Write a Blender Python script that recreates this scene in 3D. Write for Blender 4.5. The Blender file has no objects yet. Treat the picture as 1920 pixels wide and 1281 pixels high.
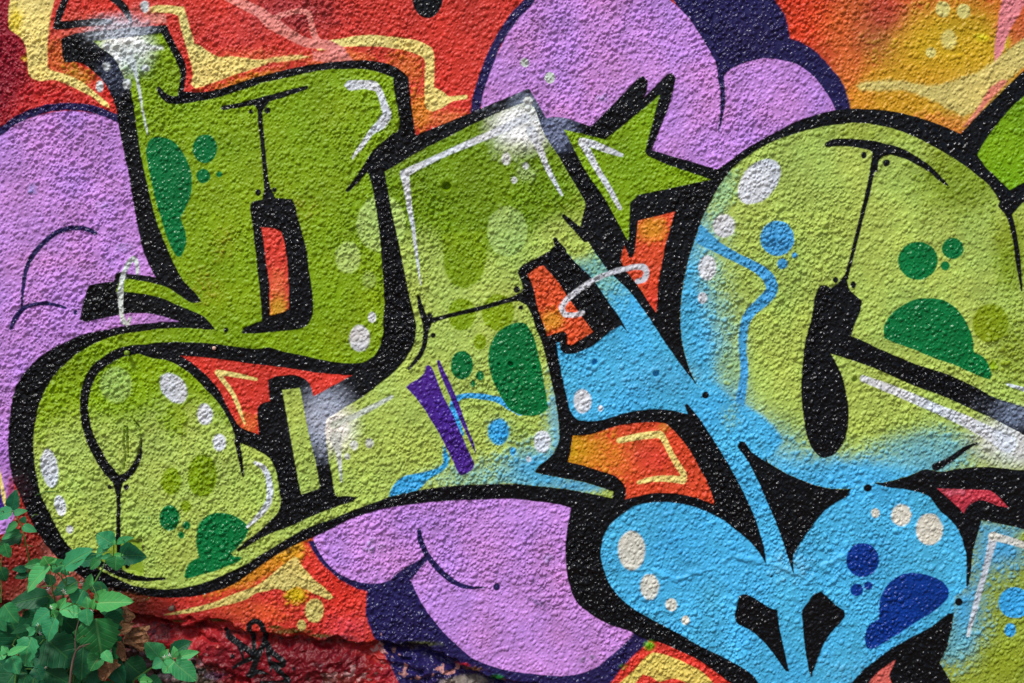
import bpy, math, random
import numpy as np
from mathutils import Vector, Matrix

scene = bpy.context.scene
COL = scene.collection

# ------------------------------------------------------------------ scale
PXM = 800.0            # picture pixels (1920 wide) per metre on the wall plane
ZB = 0.22              # height of the picture's lower edge above the ground
CAM_Y = -10.0 / 3.0
def wx(px): return (px - 960.0) / PXM
def wz(py): return ZB + (1281.0 - py) / PXM

# ------------------------------------------------------------------ camera, sky, sun, exposure
cam_data = bpy.data.cameras.new('camera')
cam = bpy.data.objects.new('camera', cam_data)
COL.objects.link(cam)
cam.location = (0.0, CAM_Y, wz(640.5))
cam.rotation_euler = (math.radians(90), 0, 0)
cam_data.sensor_width = 36.0
cam_data.lens = 50.0
cam_data.clip_end = 400.0
scene.camera = cam

SUN_DIR = Vector((-0.36, -0.62, 0.98)).normalized()     # towards the sun
world = bpy.data.worlds.new('World'); scene.world = world
world.use_nodes = True
wn = world.node_tree
wn.nodes.clear()
sky = wn.nodes.new('ShaderNodeTexSky'); sky.sky_type = 'NISHITA'
sky.sun_disc = False
sky.sun_elevation = math.asin(SUN_DIR.z)
sky.sun_rotation = math.atan2(SUN_DIR.x, SUN_DIR.y)
sky.dust_density = 2.5
sky.air_density = 1.0
bgn = wn.nodes.new('ShaderNodeBackground'); bgn.inputs['Strength'].default_value = 0.064
won = wn.nodes.new('ShaderNodeOutputWorld')
wn.links.new(sky.outputs['Color'], bgn.inputs['Color'])
wn.links.new(bgn.outputs['Background'], won.inputs['Surface'])

sun_data = bpy.data.lights.new('sun', 'SUN')
sun_data.energy = 1.5
sun_data.angle = math.radians(10)
sun_data.color = (1.0, 0.985, 0.965)
sun = bpy.data.objects.new('sun', sun_data); COL.objects.link(sun)
sun.rotation_euler = SUN_DIR.to_track_quat('Z', 'Y').to_euler()
sun.location = (-2, -4, 6)

vs = scene.view_settings
vs.view_transform = 'Standard'; vs.look = 'None'; vs.exposure = 0.94; vs.gamma = 1.0
vs.use_curve_mapping = False

# ------------------------------------------------------------------ helpers
def link(o, parent=None):
    COL.objects.link(o)
    if parent is not None: o.parent = parent
    return o
def tag(o, label=None, cat=None, group=None, kind=None):
    if label: o['label'] = label
    if cat: o['category'] = cat
    if group: o['group'] = group
    if kind: o['kind'] = kind
    return o
def empty(name, loc, label, cat, group=None):
    o = bpy.data.objects.new(name, None); o.location = loc
    o.empty_display_size = 0.05
    link(o); return tag(o, label, cat, group)
def mesh_obj(name, verts, faces, mat, parent=None, smooth=True):
    me = bpy.data.meshes.new(name); me.from_pydata(verts, [], faces); me.update()
    if smooth: me.polygons.foreach_set('use_smooth', [True] * len(me.polygons))
    if mat: me.materials.append(mat)
    return link(bpy.data.objects.new(name, me), parent)
def lin(c):
    c = np.asarray(c, dtype=np.float64) / 255.0
    return np.where(c <= 0.04045, c / 12.92, ((c + 0.055) / 1.055) ** 2.4)

# ------------------------------------------------------------------ noise on arrays
def lattice(seed, n=256): return np.random.RandomState(seed).rand(n, n).astype(np.float32)
def vnoise(x, y, s, seed):
    T = lattice(seed); u = x / s; v = y / s
    iu = np.floor(u).astype(np.int32); iv = np.floor(v).astype(np.int32)
    fu = (u - iu).astype(np.float32); fv = (v - iv).astype(np.float32)
    fu = fu * fu * (3 - 2 * fu); fv = fv * fv * (3 - 2 * fv)
    a, b = iu & 255, (iu + 1) & 255; c, d = iv & 255, (iv + 1) & 255
    t0 = T[c, a] * (1 - fu) + T[c, b] * fu
    t1 = T[d, a] * (1 - fu) + T[d, b] * fu
    return t0 * (1 - fv) + t1 * fv
def fbm(x, y, s, seed, octs=3):
    r = 0; a = 1.0; t = 0
    for k in range(octs):
        r = r + a * vnoise(x, y, s / 2 ** k, seed + k * 7); t += a; a *= 0.5
    return r / t
def sstep(a, b, x):
    t = np.clip((x - a) / (b - a), 0, 1); return t * t * (3 - 2 * t)

# scattered plaster droplets: union of small rounded domes on a jittered lattice
def droplets(x, y, pitch, rmin, rmax, keep, seed, stretch=1.0, ang=0.0):
    ca, sa = math.cos(ang), math.sin(ang)
    u = (x * ca + y * sa) / stretch; v = (-x * sa + y * ca) * math.sqrt(stretch)
    JX, JY, RR, KK, HH = (lattice(seed + i) for i in range(5))
    gu = np.floor(u / pitch).astype(np.int32); gv = np.floor(v / pitch).astype(np.int32)
    out = np.zeros(x.shape, np.float32)
    for du in (-1, 0, 1):
        for dv in (-1, 0, 1):
            cu = (gu + du) & 255; cv = (gv + dv) & 255
            px = (gu + du + JX[cv, cu]) * pitch; py = (gv + dv + JY[cv, cu]) * pitch
            r = rmin + (rmax - rmin) * RR[cv, cu] ** 2
            q = 1 - ((u - px) ** 2 + (v - py) ** 2) / (r * r)
            h = np.sqrt(np.clip(q, 0, 1)) * r * (0.55 + 0.6 * HH[cv, cu]) * (KK[cv, cu] < keep)
            np.maximum(out, h.astype(np.float32), out=out)
    return out

# ------------------------------------------------------------------ relief of the plaster, px units (towards the viewer)
LEDGE = np.array([(-2000, 1150), (-100, 1120), (0, 1128), (230, 1146), (300, 1160), (345, 1174), (392, 1160), (430, 1170),
    (470, 1184), (515, 1190), (560, 1191), (600, 1199), (650, 1199), (690, 1206), (760, 1203), (800, 1213), (840, 1233),
    (872, 1254), (940, 1278), (1000, 1300), (1150, 1325), (1300, 1318), (4000, 1330)], float)
PITS = [(1114, 679, 6, 11), (1231, 701, 7, 11), (838, 350, 10, 12), (1603, 712, 7, 11), (1781, 692, 4, 8), (958, 683, 6, 8),
        (935, 684, 4, 6), (405, 655, 4, 8), (1003, 690, 4, 5)]
SEAMS = [[(1052, 1062), (1090, 1066), (1130, 1069), (1180, 1064), (1215, 1066), (1240, 1080), (1270, 1084), (1300, 1076), (1340, 1062), (1372, 1043), (1400, 1052), (1440, 1056)],
         [(1440, 1056), (1480, 1070), (1515, 1088), (1530, 1080)],
         [(1540, 1065), (1580, 1040), (1612, 1040)], [(640, 1240), (580, 1262), (540, 1290)]]
def seg_dist(x, y, pts):
    d = np.full(x.shape, 1e9, np.float32)
    for (ax, ay), (bx, by) in zip(pts[:-1], pts[1:]):
        vx, vy = bx - ax, by - ay
        t = np.clip(((x - ax) * vx + (y - ay) * vy) / (vx * vx + vy * vy + 1e-9), 0, 1)
        np.minimum(d, np.hypot(x - ax - t * vx, y - ay - t * vy).astype(np.float32), out=d)
    return d
def sub(x, y, box):
    m = (x[0, :] >= box[0]) & (x[0, :] <= box[2]); n = (y[:, 0] >= box[1]) & (y[:, 0] <= box[3])
    if not m.any() or not n.any(): return None
    i = np.flatnonzero(m); j = np.flatnonzero(n)
    return slice(j[0], j[-1] + 1), slice(i[0], i[-1] + 1)
def relief(x, y, fine=True):
    led = np.interp(x[0, :], LEDGE[:, 0], LEDGE[:, 1])[None, :] + (fbm(x, y, 30, 91) - 0.5) * 22
    low = sstep(-2.5, 7, y - led + (fbm(x, y, 8, 95, 2) - .5) * 7)
    h = (fbm(x, y, 260, 5, 2) - 0.5) * 8 + (fbm(x, y, 70, 11, 2) - 0.5) * 2.6
    amp = 0.66 + 0.5 * sstep(0.35, 0.7, fbm(x, y, 150, 33, 2))
    if fine:
        wu = x + (fbm(x, y, 9, 41, 2) - 0.5) * 3.6; wv = y + (fbm(x, y, 9, 51, 2) - 0.5) * 3.6
        d1 = droplets(wu, wv, 7.6, 1.8, 4.2, 0.84, 61, 1.25, -0.75)
        d2 = droplets(wu, wv, 13.5, 2.8, 5.4, 0.45, 71, 1.25, -0.6)
        d3 = droplets(wu, wv, 5.0, 1.3, 2.3, 0.6, 81, 1.2, -0.8)
        bump = np.maximum(np.maximum(d1 * 1.0, d2 * 0.8), d3 * 1.0) + (fbm(x, y, 11, 21, 2) - 0.5) * 2.8
    else:
        bump = np.full(x.shape, 1.6, np.float32); d1 = bump * 0
    smooth = np.ones(x.shape, np.float32)
    # plaster patch under the round letter, trowel seams, crumbled plinth
    s = sub(x, y, (175, 1000, 285, 1090))
    if s:
        xx, yy = x[s], y[s]
        p = sstep(0, 4, np.minimum(np.minimum(xx - 186, 266 + (yy - 1012) * 0.06 - xx), np.minimum(yy - 1012, 1074 + (xx - 240) * .2 - yy)) + (vnoise(xx, yy, 8, 29) - .5) * 5)
        smooth[s] *= 1 - 0.8 * p; h[s] -= 4.0 * p
    for sm in SEAMS:
        a = np.array(sm); s = sub(x, y, (a[:, 0].min() - 20, a[:, 1].min() - 20, a[:, 0].max() + 20, a[:, 1].max() + 20))
        if s is None: continue
        d = seg_dist(x[s], y[s] + (fbm(x[s], y[s], 26, 23) - .5) * 14, sm) + (fbm(x[s], y[s], 14, 17) - 0.35) * 14
        h[s] += 3.4 * sstep(9, 0, d); smooth[s] *= 1 - 0.6 * sstep(11, 2, d)
    for (cx, cy, r, dep) in PITS:
        s = sub(x, y, (cx - 24, cy - 24, cx + 24, cy + 24))
        if s is None: continue
        d = np.hypot(x[s] - cx, y[s] - cy) + (vnoise(x[s], y[s], 5, 27) - 0.5) * 3
        h[s] -= dep * sstep(r, r * 0.35, d); smooth[s] *= 1 - 0.6 * sstep(r * 2.2, r, d); h[s] += 1.5 * sstep(r * 2.4, r * 1.4, d)
    for crack in ([(234, 800), (231, 830), (235, 850), (231, 880)], [(252, 790), (262, 803), (264, 825), (258, 850)], [(238, 800), (239, 830), (240, 858)]):
        s = sub(x, y, (220, 780, 280, 890))
        if s is None: continue
        d = seg_dist(x[s], y[s], crack) + (vnoise(x[s], y[s], 4, 37) - 0.5) * 1.6
        h[s] -= 7 * sstep(2.0, 0.4, d)
    rough = (fbm(x, y, 46, 131, 4) - 0.5) * 18 + np.abs(fbm(x + y * .6, y * 1.3, 26, 141, 4) - 0.5) * 24 + (fbm(x, y, 9, 145, 3) - 0.5) * 13
    hole = sstep(0.0, 14, y - (1212 + (x - 330) * 0.42 + (x < 330) * (330 - x) * 0.38 + (fbm(x, y, 20, 151) - 0.5) * 20)) * (x < 470)
    hole = np.maximum(hole, sstep(0, 8, y - (1256 + np.abs(x - 860) * 0.16 + (fbm(x, y, 14, 161) - 0.5) * 16)) * (x > 760) * (x < 1010) * 0.6)
    stone = droplets(x + (fbm(x, y, 10, 171) - 0.5) * 8, y, 14, 4, 9, 0.8, 181) * 1.3 if fine else np.zeros(x.shape, np.float32)
    crumb = low * (1 - hole)
    h = h + 1.08 * bump * amp * smooth * (1 - 0.68 * low) + low * (rough * 0.62 - 22 * sstep(46, 0, y - led) - 5) + hole * (-12 + stone * 1.2 + rough * 0.3)
    # second crevice inside the navy plinth
    s = sub(x, y, (690, 1195, 900, 1275))
    if s and fine:
        d = seg_dist(x[s], y[s], [(728, 1222), (742, 1232), (750, 1236), (770, 1240)]) + (vnoise(x[s], y[s], 7, 47) - 0.5) * 5
        h[s] -= 9 * sstep(5, 1, d)
        d = seg_dist(x[s], y[s], [(700, 1240), (730, 1248), (765, 1256), (790, 1262)]) + (vnoise(x[s], y[s], 9, 57) - 0.5) * 8
        h[s] -= 7 * sstep(6, 1, d)
    s = sub(x, y, (280, 1135, 480, 1215))
    if s is not None:
        for ck in ([(355, 1160), (372, 1172), (395, 1174), (412, 1184)], [(372, 1194), (385, 1200), (402, 1204)], [(300, 1165), (330, 1168), (352, 1162)]):
            d = seg_dist(x[s], y[s], ck) + (vnoise(x[s], y[s], 6, 67) - 0.5) * 6
            h[s] -= 8 * sstep(6, 1, d)
    return h, bump, low, hole
# ------------------------------------------------------------------ spray painting on sample lattices
GAIN = 0.92
def C(r, g, b, gloss=0.0): return (tuple(lin((r, g, b)) * GAIN), gloss)
GREEN = C(133, 167, 0); GREEN2 = C(130, 168, 0); PALE = C(178, 204, 104); LIGHT = C(174, 196, 88); YGREEN = C(132, 162, 0)
DKG = C(0, 116, 56, .9); BLACK = C(7, 8, 13, 1.0); NAVY = C(36, 30, 84, .8); PURP = C(200, 140, 220); BLUE = C(74, 182, 230)
SKYB = C(58, 168, 226); RED = C(214, 58, 44); CRIM = C(150, 14, 40); ORANGE = C(226, 112, 42); MUST = C(198, 150, 34); CREAM = C(236, 216, 126)
WHITE = C(214, 218, 224); PINK = C(232, 138, 126); VIOLET = C(72, 32, 140, .5); DBLUE = C(0, 52, 142, .6); SALMON = C(222, 104, 92); OLIVE = C(66, 70, 14)
GREYB = C(132, 144, 168)

def catmull(pts, closed, sub=6, corner=48):
    P_ = np.array([p[:3] if len(p) > 2 else (p[0], p[1], 0) for p in pts], float); n = len(P_)
    T = np.zeros_like(P_)
    for i in range(n):
        if not closed and i in (0, n - 1):
            j = 1 if i == 0 else n - 2
            T[i] = (P_[j] - P_[i]) * (1 if i == 0 else -1) * 0.8; continue
        a, b, c = P_[i - 1], P_[i], P_[(i + 1) % n]
        u = b[:2] - a[:2]; v = c[:2] - b[:2]; lu, lv = np.hypot(*u) + 1e-9, np.hypot(*v) + 1e-9
        ang = math.degrees(math.acos(np.clip((u @ v) / (lu * lv), -1, 1)))
        if ang < corner:
            m = (c - a) / (lu + lv); T[i] = m * min(lu, lv); T[i, 2] = (c[2] - a[2]) * 0.5
    out = []
    for i in range(n if closed else n - 1):
        a, b, ta, tb = P_[i], P_[(i + 1) % n], T[i], T[(i + 1) % n]
        for k in range(sub):
            t = k / sub; t2, t3 = t * t, t * t * t
            out.append((2*t3-3*t2+1)*a + (t3-2*t2+t)*ta + (-2*t3+3*t2)*b + (t3-t2)*tb)
    if not closed: out.append(P_[-1])
    return np.array(out)

class Canvas:
    """A lattice of sample points on the wall, its paint colour, gloss and the id of the topmost painted shape."""
    def __init__(s, x0, y0, step_x, step_y, nx, ny, fine):
        s.x1 = x0 + np.arange(nx + 1) * step_x; s.y1 = y0 + np.arange(ny + 1) * step_y
        s.x, s.y = np.meshgrid(s.x1, s.y1)
        s.h, s.bump, s.low, s.hole = relief(s.x, s.y, fine)
        s.col = np.zeros(s.x.shape + (4,), np.float32); s.id = np.zeros(s.x.shape, np.int16)
        s.wob = ((fbm(s.x, s.y, 7, 301, 2) - 0.5) * 2.6 + (fbm(s.x, s.y, 40, 311, 2) - 0.5) * 2.0).astype(np.float32) if fine else np.zeros(s.x.shape, np.float32)
        b = s.bump; s.grain = np.clip(0.5 - (b - 2.0) * 0.16 + (vnoise(s.x, s.y, 3.0, 321) - 0.5) * 0.5, 0, 1) if fine else np.full(s.x.shape, .5, np.float32)
        s.step = max(step_x, step_y)
    def win(s, x0, y0, x1, y1):
        i0, i1 = np.searchsorted(s.x1, (x0, x1)); j0, j1 = np.searchsorted(s.y1, (y0, y1))
        return None if i0 >= i1 or j0 >= j1 else (slice(j0, j1), slice(i0, i1))
    def lay(s, w, a, col, sid, on, ragged=0.0):
        if on is not None: a = a * np.isin(s.id[w], on)
        c = np.array(list(col[0]) + [col[1]], np.float32)
        s.col[w] += (c - s.col[w]) * a[..., None]
        if sid is not None: s.id[w][a > 0.5] = sid
    def sdf_poly(s, P_, pad):
        w = s.win(P_[:, 0].min() - pad, P_[:, 1].min() - pad, P_[:, 0].max() + pad, P_[:, 1].max() + pad)
        if w is None: return None, None
        xs, ys = s.x1[w[1]], s.y1[w[0]]
        A, B = P_[:, :2], np.roll(P_[:, :2], -1, 0)
        inside = np.zeros((len(ys), len(xs)), bool)
        for j, yy in enumerate(ys):
            m = (A[:, 1] <= yy) != (B[:, 1] <= yy)
            if not m.any(): continue
            xc = np.sort(A[m, 0] + (yy - A[m, 1]) * (B[m, 0] - A[m, 0]) / (B[m, 1] - A[m, 1]))
            inside[j] = np.searchsorted(xc, xs) % 2 == 1
        d = np.full(inside.shape, pad, np.float32)
        for (ax, ay), (bx, by) in zip(A, B):
            i0, i1 = np.searchsorted(xs, (min(ax, bx) - pad, max(ax, bx) + pad)); j0, j1 = np.searchsorted(ys, (min(ay, by) - pad, max(ay, by) + pad))
            if i0 >= i1 or j0 >= j1: continue
            gx, gy = np.meshgrid(xs[i0:i1] - ax, ys[j0:j1] - ay); vx, vy = bx - ax, by - ay
            t = np.clip((gx * vx + gy * vy) / (vx * vx + vy * vy + 1e-9), 0, 1)
            np.minimum(d[j0:j1, i0:i1], np.hypot(gx - t * vx, gy - t * vy), out=d[j0:j1, i0:i1])
        return w, np.where(inside, -d, d)
    def sdf_stroke(s, P_, pad):
        r = P_[:, 2].max() + pad
        w = s.win(P_[:, 0].min() - r, P_[:, 1].min() - r, P_[:, 0].max() + r, P_[:, 1].max() + r)
        if w is None: return None, None
        xs, ys = s.x1[w[1]], s.y1[w[0]]; d = np.full((len(ys), len(xs)), pad, np.float32)
        for a, b in zip(P_[:-1], P_[1:]):
            q = max(a[2], b[2]) + pad
            i0, i1 = np.searchsorted(xs, (min(a[0], b[0]) - q, max(a[0], b[0]) + q)); j0, j1 = np.searchsorted(ys, (min(a[1], b[1]) - q, max(a[1], b[1]) + q))
            if i0 >= i1 or j0 >= j1: continue
            gx, gy = np.meshgrid(xs[i0:i1] - a[0], ys[j0:j1] - a[1]); vx, vy = b[0] - a[0], b[1] - a[1]
            t = np.clip((gx * vx + gy * vy) / (vx * vx + vy * vy + 1e-9), 0, 1)
            np.minimum(d[j0:j1, i0:i1], np.hypot(gx - t * vx, gy - t * vy) - (a[2] + t * (b[2] - a[2])), out=d[j0:j1, i0:i1])
        return w, d
    def sdf_ell(s, cx, cy, rx, ry, rot, pad):
        r = max(rx, ry) + pad; w = s.win(cx - r, cy - r, cx + r, cy + r)
        if w is None: return None, None
        x, y = s.x[w] - cx, s.y[w] - cy; ca, sa = math.cos(rot), math.sin(rot)
        u, v = (x * ca + y * sa), (-x * sa + y * ca); q = np.hypot(u / rx, v / ry) + 1e-6
        return w, ((q - 1) * np.hypot(u, v) / q).astype(np.float32)

SHAPES = []      # (draw function, shape id): the painting, in the order it was sprayed
IDS = [dict(name='plaster', parent=None, label=None)]
LAST = {}
def new_id(name, label, parent):
    if name is None: return None
    IDS.append(dict(name=name, parent=parent, label=label)); LAST[name] = len(IDS) - 1
    return len(IDS) - 1
def onids(on):
    if on is None: return None
    return [i for n in (on if isinstance(on, (list, tuple)) else [on]) for i in ([n] if isinstance(n, int) else [k for k, d in enumerate(IDS) if d['name'] == n])]
def P(name, pts, col, w=1.6, parent=None, label=None, on=None, smooth=True, grain=0.0, a=1.0, corner=48):
    sid = new_id(name, label, parent); Q = catmull(pts, True, 5, corner) if smooth else np.array(pts, float); o = onids(on)
    SHAPES.append(('poly', Q, col, w, sid, o, grain, a)); return sid
def S(name, pts, col, w=1.6, parent=None, label=None, on=None, grain=0.0, a=1.0):
    sid = new_id(name, label, parent); Q = catmull(pts, False, 5, 60); Q[:, 2] = np.maximum(Q[:, 2], .6); o = onids(on)
    SHAPES.append(('stroke', Q, col, w, sid, o, grain, a)); return sid
def E(name, cx, cy, rx, ry, col, rot=0.0, w=2.2, parent=None, label=None, on=None, grain=0.25, a=1.0):
    sid = new_id(name, label, parent); o = onids(on)
    SHAPES.append(('ell', (cx, cy, rx, ry, math.radians(rot)), col, w, sid, o, grain, a)); return sid
def G(cx, cy, rx, ry, col, on=None, a=1.0, rot=0.0, grain=0.8, core=0.25):
    """A soft spray cloud: dense in its core, thinning out to nothing at its rim, landing first on what stands proud."""
    SHAPES.append(('fog', (cx, cy, rx, ry, math.radians(rot)), col, core, None, onids(on), grain, a))
def CHIP(cx, cy, rx, ry, col, thr=.56, size=16, on=None, a=1.0, rot=0.0):
    """Paint flaked off (or left over) in ragged specks inside a patch."""
    SHAPES.append(('fog', (cx, cy, rx, ry, math.radians(rot), thr, size), col, 0.5, None, onids(on), 0, a))
def GP(pts, col, w, on=None, a=1.0, grain=0.8):
    SHAPES.append(('poly', catmull(pts, True, 5), col, w, None, onids(on), grain, a))
def paint(cv):
    paint_shapes(cv)
    v = 1 + (fbm(cv.x, cv.y, 46, 501, 3) - .5) * .34 + (vnoise(cv.x, cv.y, 5, 511) - .5) * .10
    u = (fbm(cv.x, cv.y, 70, 521, 3) - .5) * .2
    cv.col[..., 0] *= v * (1 + u); cv.col[..., 1] *= v; cv.col[..., 2] *= v * (1 - u)
def paint_shapes(cv):
    for kind, geo, col, w, sid, on, grain, a in SHAPES:
        pad = max(w * 0.75 + 4.5, cv.step * 1.5)
        if kind == 'poly': win, d = cv.sdf_poly(geo, pad)
        elif kind == 'stroke': win, d = cv.sdf_stroke(geo, pad)
        elif kind == 'ell': win, d = cv.sdf_ell(*geo, pad)
        else: win, d = cv.sdf_ell(*geo[:5], 2)
        if win is None: continue
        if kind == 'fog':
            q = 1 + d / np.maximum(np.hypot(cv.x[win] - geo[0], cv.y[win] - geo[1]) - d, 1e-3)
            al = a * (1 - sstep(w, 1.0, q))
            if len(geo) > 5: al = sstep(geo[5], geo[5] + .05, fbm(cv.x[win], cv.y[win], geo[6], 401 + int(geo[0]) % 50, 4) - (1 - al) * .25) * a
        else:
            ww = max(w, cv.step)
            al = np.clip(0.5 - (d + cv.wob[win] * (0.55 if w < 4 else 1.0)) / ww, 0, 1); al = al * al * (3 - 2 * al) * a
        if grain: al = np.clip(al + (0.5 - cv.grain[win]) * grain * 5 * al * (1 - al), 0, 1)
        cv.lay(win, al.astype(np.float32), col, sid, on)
# ================================================================== THE PAINTING (picture coordinates, 1920 x 1281)
# ---- background sprays
SHAPES.append(('poly', np.array([(-2500, -1500), (5000, -1500), (5000, 2500), (-2500, 2500)], float), RED, 1, None, None, 0, 1))
G(-40, 120, 170, 250, CRIM, a=1, grain=.5, core=.35); G(10, 20, 120, 130, CRIM, grain=.6)
G(110, 205, 150, 70, C(196, 40, 44), a=.8); G(560, 20, 150, 75, C(168, 52, 54), a=.9, grain=.5); G(440, 60, 90, 70, C(206, 66, 62), a=.7)
G(170, 60, 130, 55, C(216, 96, 78), a=.9, grain=.4); G(110, 110, 40, 60, C(214, 118, 44), a=.8); G(150, 140, 50, 24, MUST, a=.8, rot=30)
G(470, 160, 130, 36, C(214, 140, 34), a=.95, rot=-14); G(640, 110, 110, 30, C(226, 116, 44), a=.8); G(760, 130, 60, 60, C(222, 120, 40), a=.8)
G(790, 210, 40, 60, C(228, 140, 40), a=.95); G(840, 225, 60, 30, C(228, 120, 60), a=.9); G(470, 110, 120, 30, C(226, 110, 66), a=.7)
G(1510, 40, 90, 120, C(220, 66, 30), a=1, grain=.4); G(1600, 60, 110, 160, C(214, 104, 40), a=.9, grain=.5); G(1680, 70, 120, 110, C(188, 74, 56), a=.95, grain=.4)
G(1800, 110, 240, 190, C(206, 166, 24), a=1, grain=.5, core=.3); G(1700, 185, 220, 110, C(212, 160, 30), a=1, grain=.4, core=.3); G(1840, 190, 130, 90, C(200, 166, 60), a=.9, grain=.4)
G(1610, 185, 60, 60, C(216, 146, 34), a=.9); G(1905, 50, 60, 80, C(214, 98, 52), a=.9); G(1880, 75, 26, 30, C(206, 186, 20), a=.9); G(1840, 70, 20, 12, C(214, 196, 20), a=.9)
G(1590, 130, 50, 90, C(226, 112, 50), a=.7); G(1750, 230, 120, 30, C(226, 140, 54), a=.8); G(1660, 25, 60, 60, C(196, 68, 50), a=.8)
G(100, 1120, 280, 230, C(118, 38, 26), a=1, grain=.3, core=.55); G(20, 1010, 110, 140, C(150, 40, 26), a=1, grain=.3); G(90, 1110, 110, 60, C(196, 112, 92), a=.9, grain=.5, rot=-30); G(108, 1050, 34, 60, C(216, 122, 106), a=.95, rot=-40)  # brown-red wall behind the weeds, their shade mixed into the colour
G(20, 1070, 60, 60, C(120, 26, 22), a=.8); G(215, 1105, 60, 40, C(176, 84, 30), a=.8)
G(480, 1062, 150, 40, C(218, 140, 30), a=1, rot=-26, grain=.9, core=.4); G(545, 1030, 50, 40, C(216, 160, 30), a=1, rot=-26); G(470, 1150, 120, 40, C(228, 92, 44), a=.9)
G(370, 1200, 220, 90, C(160, 32, 40), a=.9, grain=.4); G(560, 1250, 230, 80, C(108, 10, 22), a=1, grain=.3, core=.45); G(430, 1250, 150, 70, C(122, 16, 30), a=.9, grain=.3); G(650, 1180, 70, 50, C(206, 62, 70), a=.8)  # crimson base, its dark shading painted into these reds
G(640, 1100, 60, 60, C(222, 50, 34), a=.9, grain=.3); G(330, 1250, 70, 40, C(196, 110, 120), a=.7); G(755, 1270, 110, 50, C(150, 26, 44), a=.9)
G(555, 1115, 34, 30, C(216, 178, 14), a=1, grain=.6)
# ---- cream streaks
cs = P('cream_streak', [(20,-12),(15,25),(17,55),(40,72),(49,95),(52,130),(58,145),(75,152),(100,150),(125,158),(150,170),(175,183),(190,196),(206,203),(203,194),(180,175),(155,155),(125,140),(97,132),(90,125),(90,80),(97,20),(106,-12)], CREAM, 3)
G(28, 40, 22, 50, C(224, 200, 40), on=cs, a=.9); G(46, 110, 10, 8, C(224, 196, 40), a=.9)
P('cream_streak', [(270,28),(276,16),(300,10),(345,13),(352,38),(365,83),(378,88),(400,103),(412,107),(440,106),(480,112),(500,112),(500,120),(470,131),(440,140),(400,155),(366,166),(358,158),(362,140),(355,110),(340,55),(335,30),(320,25),(290,25),(278,32)], CREAM, 3)
S('cream_streak', [(470,119,6),(510,113,5),(545,109,5),(578,106,2)], CREAM, 5, a=.85, grain=.6)
P('cream_streak', [(588,87),(610,78),(640,72),(690,66),(740,70),(785,77),(810,90),(815,110),(814,164),(830,172),(843,181),(876,178),(876,186),(850,190),(835,200),(812,209),(800,205),(796,190),(797,120),(793,108),(770,98),(730,90),(690,87),(640,88),(600,95)], CREAM, 2.4)
P('cream_streak', [(308,1153),(351,1142),(401,1129),(441,1113),(480,1099),(500,1085),(530,1060),(553,1043),(560,1048),(566,1060),(588,1085),(610,1103),(626,1120),(615,1124),(580,1108),(555,1100),(538,1108),(518,1103),(502,1108),(480,1112),(463,1123),(426,1134),(363,1148)], C(218,200,112), 2.6)
P('cream_streak', [(1223,1224),(1248,1228),(1286,1243),(1321,1263),(1345,1290),(1312,1290),(1273,1274),(1256,1273),(1236,1279),(1218,1268),(1204,1264),(1180,1290),(1150,1290),(1185,1260),(1205,1238)], C(216,196,96), 2.4)
P('cream_streak', [(1605,160),(1625,152),(1680,150),(1740,160),(1790,150),(1840,130),(1880,100),(1925,68),(1925,118),(1895,148),(1860,178),(1830,205),(1806,220),(1780,206),(1745,188),(1700,172),(1650,172),(1612,170)], C(214,196,110), 9, grain=.7)
for a in ((1768,18,14,15),(1807,21,13,14),(1745,99,10,10)): E('cream_dot', *a, C(220,206,118), w=3)
E('cream_dot', 1778, 74, 15, 18, C(220,206,118), w=9, a=.85)
E('cream_dot', 590, 1145, 18, 23, C(214,196,108), w=4); E('cream_dot', 566, 1172, 9, 10, C(214,196,108), w=2)
# ---- pink streaks
S('pink_streak', [(425,-8,9),(455,8,9),(485,22,10),(508,42,12),(540,62,10),(575,80,9),(612,84,9),(640,96,9)], PINK, 3)
S('pink_streak', [(515,33,4),(535,26,5),(560,21,5),(577,25,5.5),(583,40,5.5),(588,62,6),(597,80,6)], PINK, 2.5)
P('pink_streak', [(583,93),(600,96),(640,90),(655,103),(664,114),(620,118),(585,114)], PINK, 6, grain=.6, a=.9)
P('pink_streak', [(255,46),(275,26),(290,25),(312,28),(313,44),(285,46)], C(228,140,124), 6, grain=.4); G(262, 30, 40, 36, C(214,100,92), a=.8, grain=.3)
P('pink_streak', [(1880,-10),(1930,-10),(1912,25),(1892,60),(1878,100),(1865,116),(1866,84),(1872,40)], C(226,134,140), 4)
P('pink_streak', [(1855,165),(1880,150),(1890,152),(1850,195),(1815,235),(1806,238),(1835,200)], C(226,134,112), 5)
# ---- black hat arc and drip
P('black_arc', [(122,-14),(136,-14),(114,40),(140,38),(182,35),(212,37),(213,46),(160,51),(107,57),(99,53),(106,22)], BLACK, 2)
S('black_arc', [(200,-14,8),(222,4,7.5),(236,20,7),(246,40,3)], BLACK, 3)
E('black_dot', 802, -5, 29, 40, BLACK, w=2)
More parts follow.
